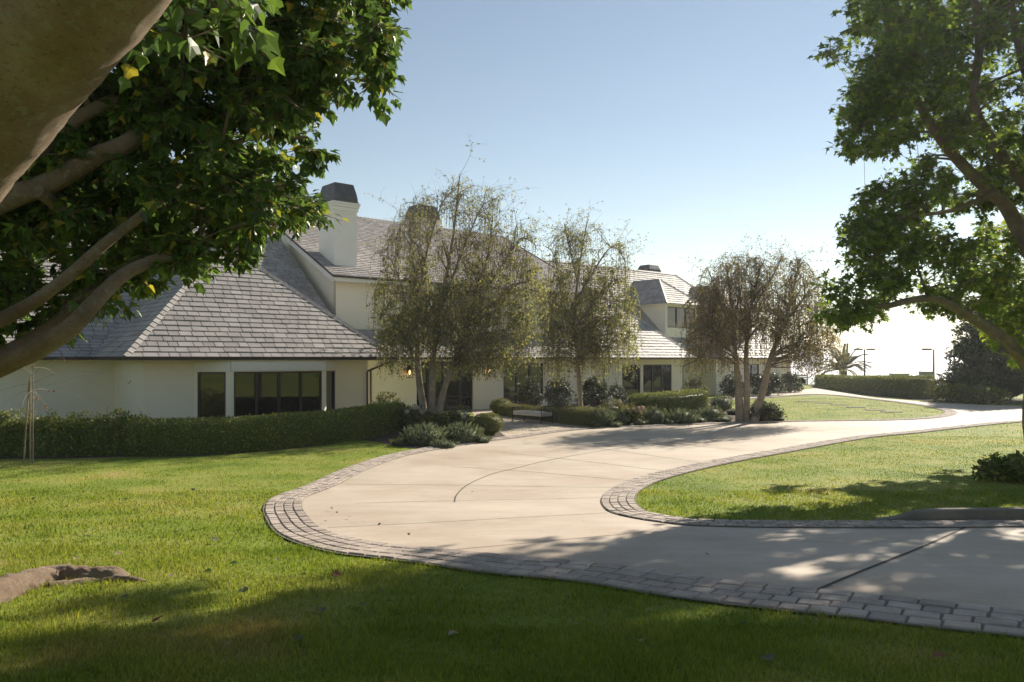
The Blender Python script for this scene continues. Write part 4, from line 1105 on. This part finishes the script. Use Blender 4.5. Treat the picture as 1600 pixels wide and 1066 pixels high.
hedge('clipped_hedge', hp, 1.15, [1.0, 1.02, 1.05, 1.05, 1.1, 1.12], 900, 0.07, 'leaf_hedge', 'long clipped green hedge curving below the bay window', end=0.6)
def L2(u, v): q = Lw(u, v, 0); return (q[0], q[1])
hedge('boxwood_hedge', [L2(10.6, 0.2), L2(10.5, 4), L2(10.3, 7.4)], 0.7, 0.62, 900, 0.05, 'leaf_box', 'low boxwood hedge on the birch side of the entry path', end=0.3)
hedge('boxwood_hedge', [L2(18.1, -0.5), L2(17.3, 3), L2(16.8, 5.6)], 0.7, 0.62, 900, 0.05, 'leaf_box', 'low boxwood hedge directly behind the cushioned bench', end=0.3)
hedge('boxwood_hedge', [L2(16.7, 5.5), L2(16.5, 7.0), L2(16.3, 8.4)], 0.95, 0.78, 900, 0.05, 'leaf_box', 'thick boxwood hedge block with rounded end between bench and flower bed', end=0.45)
hb2 = gpts([(985, 652), (1050, 650), (1100, 646)]); hb2 = hb2 + np.array([0, 0.5])
hedge('clipped_hedge', hb2, 1.5, [1.1, 1.2, 1.3], 750, 0.07, 'leaf_hedge', 'short clipped hedge mound under the second bay windows', end=0.7)
fh = gpts([(1282, 604), (1368, 616), (1455, 623)])
hedge('clipped_hedge', fh, 1.4, [1.2, 1.35, 1.65], 320, 0.11, 'leaf_hedge', 'long dark hedge beside the far drive below the palm', end=0.5)
def ball(name, c, r, dens, lsz, mat, label, cat='shrub', group=None, shape='oval', squash=0.95, core=0.86, parent=None, rough=0.1, tagit=True):
    mb = MB(); n = int(4 * np.pi * np.mean(np.broadcast_to(r, 3)) ** 2 * dens * 0.8)
    d = unit(n); d[:, 2] = np.abs(d[:, 2]) * 1.15 - 0.25
    d /= np.linalg.norm(d, axis=1)[:, None]
    R = np.broadcast_to(np.asarray(r, float), (3,))
    k = 1 + rough * (np.sin(5 * d[:, 0] + 3 * d[:, 2] + c[0]) * np.sin(4 * d[:, 1] + 2 * c[1])) - rough * 1.2 * rng.random(n)
    P = np.array(c) + d * R * k[:, None]
    mb.leaves(P, unit(n) + d * 0.6 + np.array([0, 0, .4]), d + unit(n) * 0.6, lsz * rng.uniform(0.6, 1.25, n), shape)
    if core: mb.sphere(np.array(c), R * core, 14, 10, 0, 0.06)
    return mb
def shrub(name, px, py, wpx, hpx, mat, label, group=None, lsz=0.08, dens=260, shape='oval', core=0.6, rough=0.35, cat='shrub', dy=0.0):
    """An irregular bush: many leafy sprays on stems, so the outline is uneven."""
    b = np.array(gp(px, py, dy)); k = F / b[1]; z0 = gz(*b)
    w_, h_ = wpx / 2 / k, hpx / k
    fo, st = MB(), MB()
    B0 = np.array([b[0], b[1], z0 - 0.03])
    nc = int(np.clip(w_ * w_ * h_ * 60 * (dens / 200) / max(0.3, h_ * 0.6), 16, 110))
    rc = 0.26 * min(w_, h_)
    for _ in range(nc):
        a = rng.random() * 2 * np.pi; q = math.sqrt(rng.random()); zt = rng.random() ** 0.9
        rad = q * (1 - 0.45 * zt ** 3)
        c = np.array([b[0] + math.cos(a) * w_ * 0.9 * rad, b[1] + math.sin(a) * w_ * 0.75 * rad, z0 + rc * 0.5 + (h_ - rc) * zt * (1 - 0.25 * q * q)])
        if _ % 2 == 0: st.tube(bez(B0 + np.array([rng.normal(0, .05), rng.normal(0, .05), 0]), c, 0.4, 5), np.linspace(0.016, 0.005, 5), 4, 0, False)
        clump(fo, st, c, rc * rng.uniform(0.8, 1.35), int(26 * (0.1 / lsz) * max(1, rc / 0.2)), lsz * 1.15, shape, 0.15, 6)
    for V_, F_ in zip(st.v, st.f): fo.add(V_, F_ - F_.min(), 1)
    return tag(fo.build(name, [M[mat], M['twig']]), label, cat, group)
def tuft(name, px, py, wpx, hpx, mat, label, group=None, n=700, lsz=0.2):
    b = np.array(gp(px, py)); k = F / b[1]; z0 = gz(*b)
    R, H = wpx / 2 / k, hpx / k * 0.68
    a = rng.random(n) * 2 * np.pi; q = np.sqrt(rng.random(n)); t = rng.random(n)
    ox, oy = np.cos(a) * q, np.sin(a) * q
    zz = H * t * np.sqrt(np.clip(1 - 0.75 * q ** 2, 0, 1))
    P = np.c_[b[0] + ox * R * (0.55 + 0.4 * t), b[1] + oy * R * (0.55 + 0.4 * t), z0 + zz * 0.9]
    A = np.c_[ox * 0.7, oy * 0.7, np.full(n, 0.9)] + rng.normal(size=(n, 3)) * 0.3
    mb = MB(); mb.leaves(P, A, unit(n) + np.array([0, -.4, .3]), lsz * rng.uniform(0.6, 1.2, n), 'slim')
    mb.sphere((b[0], b[1], z0 + H * 0.3), (R * 0.7, R * 0.7, H * 0.45), 12, 8, 0, 0.1)
    return tag(mb.build(name, [M[mat]]), label, 'shrub', group)
def topi(u, v, r, label):
    p = L2(u, v); mb = ball('b', (p[0], p[1], gz(*p) + r * 0.6), (r, r, r * 0.75), 900, 0.05, None, None, rough=0.05, core=0.9)
    tag(mb.build('boxwood_ball', M['leaf_box']), label, 'topiary', 'round boxwood balls at the entry path')
topi(10.2, 8.0, 0.62, 'round boxwood ball at the driveway end of the birch side hedge')
topi(18.5, -1.0, 0.62, 'round boxwood ball near the front door wall')
# bed plants left of the entry
SB = 'grey green shrubs in the flower beds'
tuft('lavender_shrub', 665, 695, 82, 48, 'leaf_silver', 'grey green bushy shrub directly below the birch trunks', SB, 900)
tuft('lavender_shrub', 722, 692, 74, 46, 'leaf_silver', 'grey green bushy shrub between the birch and the boxwood ball', SB, 900)
tuft('low_silver_plant', 695, 700, 50, 18, 'leaf_silver', 'low silvery plant at the kerb below the birch', None, 260, 0.12)
tuft('low_silver_plant', 752, 692, 40, 18, 'leaf_silver', 'low silvery plant at the foot of the boxwood ball', None, 220, 0.12)
tuft('low_silver_plant', 628, 695, 46, 16, 'leaf_lime', 'low yellow green plant at the end of the long hedge', None, 220, 0.12)
shrub('leafy_shrub', 604, 668, 62, 60, 'leaf_lime', 'pale leafy shrub rising behind the end of the long hedge', None, 0.13, 130, core=0.5)
def hydrangea(px, py, wpx, hpx, pet, label, nfl):
    b = np.array(gp(px, py)); k = F / b[1]; z0 = gz(*b)
    t = thing('hydrangea', (b[0], b[1], z0), label, 'shrub', 'hydrangeas in the flower beds')
    r = np.array([wpx / 2 / k, wpx / 2 / k * .8, hpx / k * 0.5])
    mb = ball('f', (b[0], b[1], z0 + r[2] * 0.75), r, 200, 0.13, None, None, rough=0.3, core=0.6)
    mb.build('foliage', [M['leaf_box']], t)
    for i in range(nfl):
        a = rng.uniform(-2.8, -0.3); 
        c = np.array([b[0] + np.cos(a) * r[0] * rng.uniform(.2, .95), b[1] + np.sin(a) * r[1] * rng.uniform(.2, .8), z0 + r[2] * rng.uniform(1.1, 1.75)])
        fb = MB(); n = 60; d = unit(n); fb.leaves(c + d * 0.075, unit(n), d, 0.07 * rng.uniform(.7, 1.1, n), 'oval'); fb.sphere(c, 0.075, 8, 6)
        fb.build('flower_head', [M[pet]], t)
hydrangea(640, 674, 56, 44, 'petal', 'white hydrangea between the long hedge and the birch trunks', 9)
hydrangea(716, 676, 40, 40, 'petal', 'white hydrangea behind the grey green shrubs right of the birch', 5)
hydrangea(958, 662, 44, 40, 'petal', 'cream hydrangea just right of the boxwood block', 8)
hydrangea(988, 664, 34, 34, 'petal_pink', 'pinkish hydrangea in front of the second hedge', 6)
tuft('lavender_shrub', 940, 667, 48, 46, 'leaf_silver', 'tall grey green shrub touching the end of the boxwood block', SB, 700)
tuft('lavender_shrub', 972, 664, 44, 36, 'leaf_silver', 'grey green shrub between the cream and pinkish hydrangeas', SB, 600)
tuft('lavender_shrub', 1021, 662, 54, 40, 'leaf_silver', 'grey green shrub in front of the middle of the second hedge', SB, 700)
tuft('lavender_shrub', 1066, 662, 62, 36, 'leaf_silver', 'grey green shrub in front of the right end of the second hedge', SB, 700)
tuft('lavender_shrub', 1112, 657, 46, 34, 'leaf_silver', 'grey green shrub halfway between second hedge and brown tree', SB, 600)
tuft('lavender_shrub', 1127, 641, 44, 36, 'leaf_silver', 'pale grey green shrub just past the rounded end of the second hedge', SB, 600)
for i, (px, py, wp) in enumerate([(1000, 665, 30), (1045, 664, 28), (930, 669, 26), (960, 668, 30), (1092, 661, 30), (1130, 660, 36), (1210, 658, 46), (1150, 648, 40)]):
    tuft('low_silver_plant', px, py, wp, 15, 'leaf_silver', 'low silvery mat plant along the driveway edge of the right flower bed', 'low plants edging the right flower bed', 200, 0.12)
shrub('dark_shrub', 1190, 659, 76, 34, 'leaf_dark', 'dark low shrub at the foot of the brown tree', None, 0.1, 260)
shrub('leafy_shrub', 1086, 634, 50, 54, 'leaf_lime', 'pale yellow green shrub rising behind the second hedge', None, 0.13, 130, core=0.5)
WS = 'dark shrubs against the house wall'
shrub('dark_shrub', 826, 641, 50, 56, 'leaf_dark', 'dark shrub under the wide window left of the second birch', WS, 0.12, 200)
shrub('dark_shrub', 872, 642, 56, 58, 'leaf_dark', 'dark shrub against the wall just left of the second birch trunk', WS, 0.12, 200)
shrub('dark_shrub', 930, 643, 62, 58, 'leaf_dark', 'dark shrub against the wall just right of the second birch trunk', WS, 0.12, 200)
shrub('dark_shrub', 965, 640, 44, 44, 'leaf_dark', 'dark shrub below the left second bay window', WS, 0.12, 200)
shrub('dark_shrub', 1145, 621, 48, 40, 'leaf_dark', 'dark shrub against the far wall left of the brown tree trunks', WS, 0.15, 130)
shrub('dark_shrub', 1200, 618, 56, 40, 'leaf_dark', 'dark shrub against the far wall right of the brown tree trunks', WS, 0.15, 130)
shrub('dark_shrub', 1234, 613, 40, 34, 'leaf_dark', 'dark shrub at the far end corner of the house', WS, 0.15, 130)
shrub('dark_shrub', 646, 655, 34, 24, 'leaf_dark', 'small dark shrub left of the front door', None, 0.1, 260)
# loose hedge at the left under the wall
lh = MB()
lpth = np.array([ground(-90, 716), ground(0, 716), ground(80, 715), ground(150, 714), ground(215, 712)]) + np.array([0, 0.75])
hedge_mesh(lh, lpth, 1.1, 0.98, 520, 0.1, end=0.4, lump=0.22)
lps = smooth(lpth, 0.1); stw = MB()
for _ in range(130):
    c0 = lps[rng.integers(len(lps))]; hgt = rng.uniform(0.5, 1.25)
    c = np.array([c0[0], c0[1] + rng.uniform(-.55, .3), gz(*c0) + hgt])
    clump(lh, stw, c, rng.uniform(0.16, 0.28), 34, 0.1, 'oval', 0.0, 6)
fk = ground(141, 713); fz_ = gz(*fk)
for e in ((-.12, .25, .75), (.14, .3, .8), (.02, .25, .9)):
    stw.tube(smooth([(fk[0], fk[1] + .1, fz_ - .05), (fk[0] + .03, fk[1] + .1, fz_ + .22), (fk[0] + e[0], fk[1] + e[1] - .1, fz_ + .5), (fk[0] + e[0] * 1.6, fk[1] + e[1], fz_ + e[2])], .1), 0.014, 5)
for V_, F_ in zip(stw.v, stw.f): lh.add(V_, F_ - F_.min(), 1)
tag(lh.build('loose_hedge', [M['leaf_hedge'], M['bark_birch']]), 'loose untrimmed dark hedge under the left wall behind the staked sapling', 'hedge')
# shrubs at the right
shrub('ground_shrub', 1592, 752, 130, 46, 'leaf_hedge', 'low sprawling shrub at the foot of the star leaved tree', None, 0.13, 240, core=0.7)
b_ = MB()
bush = ground(1560, 628)
tagt = thing('evergreen_bush', (bush[0] + 1.2, bush[1] + 1.5, gz(*bush)), 'tall dark evergreen bush beyond the drive at the right edge', 'bush')
bb = MB()
for cx_, cz_, r_ in [(-2.2, 1.2, 1.7), (-1.8, 3.4, 1.6), (-1.2, 5.2, 1.5), (0.8, 1.6, 2.3), (0.6, 4.0, 2.2), (0.5, 6.0, 1.7), (3, 2.2, 2.4), (3.2, 4.6, 2.2), (5.5, 2.5, 2.4)]:
    q = ball('x', (bush[0] + 1.2 + cx_, bush[1] + 1.5 + rng.uniform(-.6, .6), gz(*bush) + cz_), r_, 95, 0.24, None, None, rough=0.45, core=0.6)
    for V_, F_, mi_, s_ in zip(q.v, q.f, q.mi, q.sm): bb.add(V_, F_ - F_.min(), mi_, s_)
bb.build('foliage', M['leaf_dark'], tagt)
shrub('leafy_shrub', 1462, 626, 42, 46, 'leaf_lime', 'loose light green shrub at the right end of the long far hedge', None, 0.16, 90, core=0.5)
shrub('leafy_shrub', 1490, 629, 62, 32, 'leaf_hedge', 'low spreading shrub between far hedge and evergreen bush', None, 0.16, 110)
shrub('leafy_shrub', 1540, 631, 80, 30, 'leaf_hedge', 'low dark shrub below the tall evergreen bush', None, 0.16, 110)

# palm
pb = at(1318, 604, 92); pb[2] = gz(pb[0], pb[1])
pt = thing('palm_tree', pb, 'feathery palm beyond the far hedge', 'palm')
mb = MB(); mb.tube([pb + np.array([0, 0, -.2]), pb + np.array([0.05, 0, 1.6])], [0.4, 0.34], 12, 0, True, 0.08); mb.build('trunk', M['bark_grey'], pt)
for k in range(34):
    a = k * 2.4; el = rng.uniform(0.15, 1.35)
    L = rng.uniform(3.7, 5.2); fr = MB()
    c0 = pb + np.array([0, 0, 1.7]); dv = np.array([math.cos(a) * math.cos(el), math.sin(a) * math.cos(el), math.sin(el)])
    t_ = np.linspace(0, 1, 12)[:, None]
    sp = c0 + dv * L * t_ + np.array([0, 0, -1.0]) * (t_ ** 2.2) * L * 0.55 * math.cos(el * 0.7)
    fr.tube(sp, np.linspace(0.035, 0.008, 12), 4)
    nl = 70; u_ = np.linspace(0.1, 1, nl); ii = np.clip((u_ * 11).astype(int), 0, 10); f_ = (u_ * 11 - ii)[:, None]
    pos = sp[ii] * (1 - f_) + sp[ii + 1] * f_; tg = sp[ii + 1] - sp[ii]; tg /= np.linalg.norm(tg, axis=1)[:, None]
    sd = np.cross(tg, UP); sd /= np.linalg.norm(sd, axis=1)[:, None] + 1e-6
    sg = np.where(np.arange(nl) % 2, 1, -1)[:, None]
    fr.leaves(pos, sd * sg + tg * 0.7 + np.array([0, 0, -0.25]), np.cross(sd * sg, tg) + UP * .3, 0.6 * (1 - 0.5 * u_), 'slim')
    fr.build('frond', M['leaf_box'], pt)

# staked sapling
sb_ = ground(48, 724); S0 = np.array([*sb_, gz(*sb_)])
sp_ = thing('staked_sapling', S0, 'nearly bare staked sapling with a few orange leaves at the left', 'young tree')
kk = F / sb_[1]
m = MB(); zt = at(50, 575, sb_[1])[2]
tp = smooth([S0 + np.array([0.03, 0.05, -.1]), S0 + np.array([0.03, 0.05, 1.5]), np.array([S0[0] + 0.04, S0[1] + .05, zt])], 0.2); m.tube(tp, np.linspace(0.022, 0.012, len(tp)), 6)
ol = MB(); 
for i in range(20):
    p = tp[-1 - rng.integers(0, 4)]; e = p + np.array([rng.normal(0, .7), rng.normal(0, .5), rng.uniform(-.5, .6)])
    q = bez(p, e, 0.5, 6); m.tube(q, np.linspace(0.007, 0.003, 6), 4)
    if i % 2 == 0:
        ol.leaves(e[None] + rng.normal(size=(2, 3)) * .03, unit(2) + np.array([0, 0, -1]), unit(2) + np.array([0, -1, 0]), np.array([.1, .08]), 'oval')
m.build('trunk', M['bark_birch'], sp_); ol.build('leaves', M['leaf_orange'], sp_)
for dx, dxt, h in ((-0.0, 0.0, 2.35), (-0.19, -0.03, 2.2)):
    m = MB(); m.tube([S0 + np.array([dx, -.02, -.2]), S0 + np.array([dxt, -.02, h])], 0.02, 8); m.build('stake', M['stake'], sp_)

# ------------------------------------------------------------------ planting beds
def bed(px=None, pts=None):
    P = gpts(px) if px else np.array(pts)
    P = smooth(np.vstack([P, P[:1]]), 0.4)
    tag(drape('planting_bed', P, 0.3, 0.007, None).build('planting_bed', M['soil']), kind='structure')
    return P
hedge_line = [ground(-60, 718), ground(80, 717), ground(195, 714.5), ground(300, 713.5), ground(400, 707), ground(500, 696.5), ground(565, 688), ground(632, 700), ground(660, 700.5), ground(716, 692), ground(788, 683)]
bed1 = bed(pts=hedge_line + [L2(11.0, 8.0), L2(11.1, 0), L2(12.5, -4.7), L2(9.8, -.2), L2(8.2, .1), L2(7, 1), L2(3, 1), L2(1.9, .1), L2(0, .1), L2(-.1, -3.7), L2(-8, -3.7)])
bed2 = bed(pts=[L2(16.2, 8.9), ground(932, 667.5), ground(1040, 663.5), ground(1127, 660.5), ground(1222, 657), ground(1200, 648), ground(1150, 640), ground(1130, 630), L2(39.6, -4.6), L2(20.6, -4.8), L2(17.9, -2.5), L2(16.4, 0), L2(16.3, 5)])
bed3 = bed(pts=[ground(1270, 606), ground(1368, 619.5), ground(1455, 626.5), ground(1600, 631), ground(1600, 624), ground(1455, 618), ground(1368, 612), ground(1275, 601)])

# ------------------------------------------------------------------ bench, second bench
def bench(c, ax, label):
    t = thing('bench', (c[0], c[1], gz(*c)), label, 'bench', 'benches beside the entry path')
    z0 = gz(*c); sd = np.array([ax[1], -ax[0], 0]); ax = np.array([ax[0], ax[1], 0]); C = np.array([c[0], c[1], z0])
    Lh, Wh = 1.0, 0.36
    m = MB()
    for s in (-1, 1): m.bar(C + ax * -Lh + sd * s * Wh + UP * .30, C + ax * Lh + sd * s * Wh + UP * .30, 0.04, 0.06)
    for s in (-1, 1): m.bar(C + ax * s * (Lh - .0) - sd * (Wh - .02) + UP * .30, C + ax * s * (Lh - .0) + sd * (Wh - .02) + UP * .30, 0.04, 0.058)
    for k in range(-4, 5): m.bar(C + ax * k * .22 - sd * (Wh - .02) + UP * .305, C + ax * k * .22 + sd * (Wh - .02) + UP * .305, 0.05, 0.02)
    m.build('frame', M['metal'], t)
    for a in (-1, 1):
        for b in (-1, 1):
            l = MB(); l.bar(C + ax * a * (Lh - .03) + sd * b * (Wh - .003) - UP * .02, C + ax * a * (Lh - .03) + sd * b * (Wh - .003) + UP * .28, 0.045, 0.045); l.build('leg', M['metal'], t)
    for a in (-1, 1):
        r = MB(); e = C + ax * a * (Lh + .0)
        for b in (-1, 1): r.bar(e + sd * b * Wh + UP * .33, e + sd * b * Wh + UP * .66, 0.03, 0.03)
        for b in (-.55, -.2, .2, .55): r.bar(e + sd * b * Wh + UP * .33, e + sd * b * Wh + UP * .64, 0.016, 0.016)
        r.bar(e - sd * (Wh + .03) + UP * .67, e + sd * (Wh + .03) + UP * .67, 0.045, 0.03)
        r.build('arm', M['metal'], t)
    cu = MB(); n1, n2 = 24, 8
    u = np.linspace(-1, 1, n1); v = np.linspace(-1, 1, n2)
    U, W = np.meshgrid(u, v, indexing='ij')
    tuftd = 0.018 * np.cos(U * np.pi * 4) + 0.03 * (1 - np.abs(U) ** 8) * (1 - np.abs(W) ** 4)
    for top in (1, 0):
        Z = (0.50 + tuftd) if top else np.full_like(U, 0.335)
        V = C + ax * (U * (Lh - .04))[..., None] + sd * (W * (Wh - .01))[..., None] + UP * Z[..., None]
        i, j = np.meshgrid(np.arange(n1 - 1), np.arange(n2 - 1), indexing='ij')
        cu.add(V.reshape(-1, 3), np.stack([i * n2 + j, (i + 1) * n2 + j, (i + 1) * n2 + j + 1, i * n2 + j + 1], -1).reshape(-1, 4), 0, True)
        if top: T_ = V
        else: B_ = V
    for e_ in (T_[0], None), (T_[-1], None): pass
    rim = lambda V: np.vstack([V[:, 0], V[-1, 1:], V[::-1, -1][1:], V[0, ::-1][1:-1]])
    a_, b__ = rim(T_), rim(B_); n = len(a_); i = np.arange(n)
    cu.add(np.vstack([a_, b__]), np.stack([i, (i + 1) % n, (i + 1) % n + n, i + n], -1), 0, True)
    cu.build('cushion', M['cushion'], t)
    return t
bench(L2(15.85, 4.4), N[:2], 'black metal bench with white cushion before the low boxwood hedge')
bench(L2(11.6, 1.6), N[:2], 'cushioned bench mostly hidden behind the birch side hedge')

# ------------------------------------------------------------------ far things
def lamp_post(px, Y, ztop, arms, label):
    b = at(px, 600, Y); b[2] = gz(b[0], b[1]) if Y < 95 else 0
    t = thing('lamp_post', b, label, 'lamp post', 'tall lamp posts beyond the drive')
    m = MB(); m.tube([b + UP * -.2, np.array([b[0], b[1], ztop])], [0.085, 0.065], 10); m.build('pole', M['metal'], t)
    for s in arms:
        m = MB(); m.bar(np.array([b[0], b[1], ztop - .05]), np.array([b[0] + s * .35, b[1], ztop - .05]), 0.06, 0.06)
        m.box((b[0] + s * .62, b[1], ztop + .0), (0.72, 0.3, 0.16)); m.build('lamp_head', M['metal'], t)
lamp_post(1351, 78, at(0, 546, 78)[2], (1, -1), 'double headed lamp post in front of the palm')
lamp_post(1459, 70, at(0, 546, 70)[2], (-1,), 'lamp post with one head pointing towards the palm')
lamp_post(1491, 62, at(0, 548, 62)[2], (1,), 'lamp post half hidden by the evergreen bush')
def utility(px, py0, py1, wpx, Y, label):
    c = at(px, py1, Y); k = F / Y; z = gz(c[0], c[1]); top = at(px, py0, Y)[2]
    m = MB(); m.box((c[0], c[1], (z + top) / 2), (wpx / k, 0.9, top - z)); m.box((c[0], c[1], top + 0.04), (wpx / k + .12, 1.02, 0.08))
    tag(m.build('garden_cabinet', M['panel']), label, 'cabinet')
utility(1405, 585, 600, 24, 76, 'long low grey green cabinet showing above the far hedge')
utility(1447, 582, 600, 15, 70, 'narrow taller grey cabinet at the right end of the far hedge')
rl = thing('metal_railing', (*at(1440, 600, 72)[:2], 0), 'thin metal railing in front of the sea', 'railing')
m = MB(); r0_, r1_ = at(1385, 593, 84), at(1600, 595, 66)
for z_ in (0, -.5): m.bar(r0_ + UP * z_, r1_ + UP * z_, 0.05, 0.05)
m.build('rail', M['metal'], rl)
for k in range(9):
    p = r0_ + (r1_ - r0_) * k / 8; m = MB(); m.bar([p[0], p[1], gz(p[0], p[1]) - .1], p - UP * .026, 0.06, 0.06); m.build('post', M['metal'], rl)
sf_ = at(1253, 607, 88)
t = thing('slat_fence', (sf_[0], sf_[1], gz(*sf_[:2])), 'short pale slatted timber fence between the parked car and far hedge', 'fence')
for dx in (-.62, .62):
    m = MB(); m.box((sf_[0] + dx, sf_[1], .6), (.1, .1, 1.3)); m.build('post', M['pale_wood'], t)
m = MB()
for k in range(5): m.box((sf_[0], sf_[1] - .07, .15 + k * .24), (1.3, .03, .17))
m.build('slat_panel', M['pale_wood'], t)
# parked car behind the house corner
def car():
    c = np.array([at(1222, 600, 85)[0], 85.0]); z = gz(*c)
    t = thing('parked_car', (c[0], c[1], z), 'dark parked car partly hidden by the far corner of the house', 'car')
    prof = [(-2.2, .35), (-2.25, .75), (-2.1, .95), (-1.5, 1.0), (-.9, 1.42), (.3, 1.45), (1.1, 1.02), (1.95, .88), (2.2, .7), (2.2, .35)]
    m = MB(); n = len(prof)
    V = [(c[0] + x, c[1] - .88 * (1 if zz < 1.1 else .8), z + zz) for x, zz in prof] + [(c[0] + x, c[1] + .88 * (1 if zz < 1.1 else .8), z + zz) for x, zz in prof]
    m.add(V, [[i, (i + 1) % n, (i + 1) % n + n, i + n] for i in range(n)]); m.add(V[:n], [list(range(n))]); m.add(V[n:], [list(range(n))[::-1]])
    m.build('body', M['car'], t)
    m = MB(); m.add([(c[0] + x, c[1] - .86 + (0.14 if zz > 1.1 else 0) - .03, z + zz) for x, zz in [(-1.3, 1.03), (-.85, 1.37), (.25, 1.4), (.9, 1.05)]], [[0, 3, 2, 1]]); m.build('window', M['glass'], t)
    for x in (-1.4, 1.4):
        m = MB(); m.tube([(c[0] + x, c[1] - .9, z + .33), (c[0] + x, c[1] - .68, z + .33)], .33, 18); m.tube([(c[0] + x, c[1] - .915, z + .33), (c[0] + x, c[1] - .9, z + .33)], .2, 14, 1); m.build('wheel', [M['rubber'], M['panel']], t)
    m = MB(); m.box((c[0] + 2.18, c[1] - .6, z + .72), (.08, .35, .14)); m.build('headlight', M['white'], t)
car()
# stepping stones in the far lawn
sm_ = MB(); sm_.prism([(-.55, -.25), (.5, -.28), (.57, .22), (-.5, .27)], -.03, 0.035)
st0 = None
for k, (px, py) in enumerate([(1256, 628), (1286, 630), (1311, 633), (1337, 637), (1367, 641), (1393, 644)]):
    p = ground(px, py)
    if k == 0: o = sm_.build('stepping_stone', M['kerb']); st0 = o
    else: o = st0.copy(); COL.objects.link(o)
    o.location = (p[0], p[1], gz(*p)); o.rotation_euler = (0, 0, rng.uniform(-.2, .2))
    tag(o, 'flat grey stepping stone set in the sunlit far lawn', 'stepping stone', 'stepping stones across the far lawn')

# ------------------------------------------------------------------ grass blades and fallen leaves
def grass(rings):
    mb = MB()
    excl = [drive_poly, bed1, bed2, bed3]
    for y0, y1, dens, hgt, wid in rings:
        area = 1.36 * (y1 ** 2 - y0 ** 2) / 2; n = int(area * dens)
        Y = np.sqrt(rng.random(n) * (y1 ** 2 - y0 ** 2) + y0 ** 2); X = (rng.random(n) * 1.36 - 0.68) * Y
        P = np.c_[X, Y]; ok = np.ones(n, bool)
        for e in excl: ok &= ~inside(P + rng.normal(0, 0.03, P.shape), e)
        P = P[ok]; n = len(P); X, Y = P.T
        cl_ = 0.75 + 0.35 * np.sin(X * 3.1 + np.sin(Y * 2.3)) * np.sin(Y * 2.7 + X) + rng.random(n) * 0.35
        H = hgt * rng.uniform(0.5, 1.25, n) * cl_
        W_ = wid * rng.uniform(0.7, 1.3, n)
        a = rng.random(n) * 2 * np.pi; lean = rng.uniform(0.1, 0.9, n) * H
        la = rng.random(n) * 2 * np.pi
        z = g(X, Y) - 0.005
        s = np.c_[np.cos(a), np.sin(a)] * (W_ / 2)[:, None]
        l = np.c_[np.cos(la), np.sin(la)] * lean[:, None]
        V = np.zeros((n, 5, 3))
        V[:, 0, :2] = P - s; V[:, 1, :2] = P + s; V[:, 2, :2] = P + s * 0.75 + l * 0.3; V[:, 3, :2] = P - s * 0.75 + l * 0.3; V[:, 4, :2] = P + l
        V[:, 0, 2] = z; V[:, 1, 2] = z; V[:, 2, 2] = z + H * 0.6; V[:, 3, 2] = z + H * 0.6; V[:, 4, 2] = z + H * 0.95
        k = np.arange(n)[:, None] * 5
        mb.add(V.reshape(-1, 3), k + np.array([[0, 1, 2, 3]])); 
        base = mb.n - n * 5
        mb.f.append(k + np.array([[3, 2, 4]]) + base); mb.mi.append(0); mb.sm.append(False)
    tag(mb.build('grass', M['grass']), kind='stuff')
grass([(3.2, 6.2, 3600, 0.06, 0.0075), (6.2, 10, 1700, 0.052, 0.009), (10, 16, 620, 0.05, 0.014), (16, 30, 260, 0.035, 0.016), (30, 60, 50, 0.035, 0.028)])

def fallen(shape, mat, pts, label, grp, sz):
    proto = None
    for px, py in pts:
        p = ground(px, py)
        if proto is None:
            mb = MB(); mb.leaves(np.zeros((1, 3)), np.array([[0, 1.0, 0.1]]), np.array([[0, 0, 1.0]]), 1.0, shape); o = proto = mb.build('fallen_leaf', M[mat])
        else: o = proto.copy(); COL.objects.link(o)
        s = sz * rng.uniform(.75, 1.2)
        o.location = (p[0], p[1], gz(*p) + 0.045); o.scale = (s, s, s); o.rotation_euler = (rng.uniform(-.5, .5), rng.uniform(-.5, .5), rng.uniform(0, 6.28))
        tag(o, label, 'leaf', grp)
fallen('lobed', 'leaf_silver', [(500, 958), (560, 952), (380, 934), (140, 845), (155, 846), (300, 770), (340, 850), (460, 1010), (1160, 985), (1210, 1040), (200, 940)], 'dried grey green fallen leaf on the front lawn', 'grey fallen leaves on the front lawn', 0.105)
fallen('oval', 'stake', [(520, 800), (528, 806), (545, 812), (590, 826), (505, 820), (720, 765), (736, 772), (1100, 870), (820, 690), (640, 842), (480, 842)], 'small dry leaf lying on the concrete drive', 'dry leaves on the drive', 0.07)
fallen('lobed', 'stake', [(230, 800), (310, 815), (470, 905), (600, 935), (180, 870), (120, 880), (700, 1000), (900, 985), (350, 1020), (1000, 1010), (430, 880), (270, 905)], 'brown curled fallen leaf on the front lawn', 'brown fallen leaves on the front lawn', 0.075)
fallen('lobed', 'leaf_big', [(330, 898), (50, 785), (45, 826), (100, 797), (195, 785), (275, 835), (78, 840), (370, 886)], 'green fallen leaf on the sunny front lawn', 'green fallen leaves on the front lawn', 0.1)
fallen('lobed', 'leaf_orange', [(240, 982), (1456, 1036), (520, 904)], 'orange fallen leaf on the front lawn', 'orange fallen leaves on the lawns', 0.1)
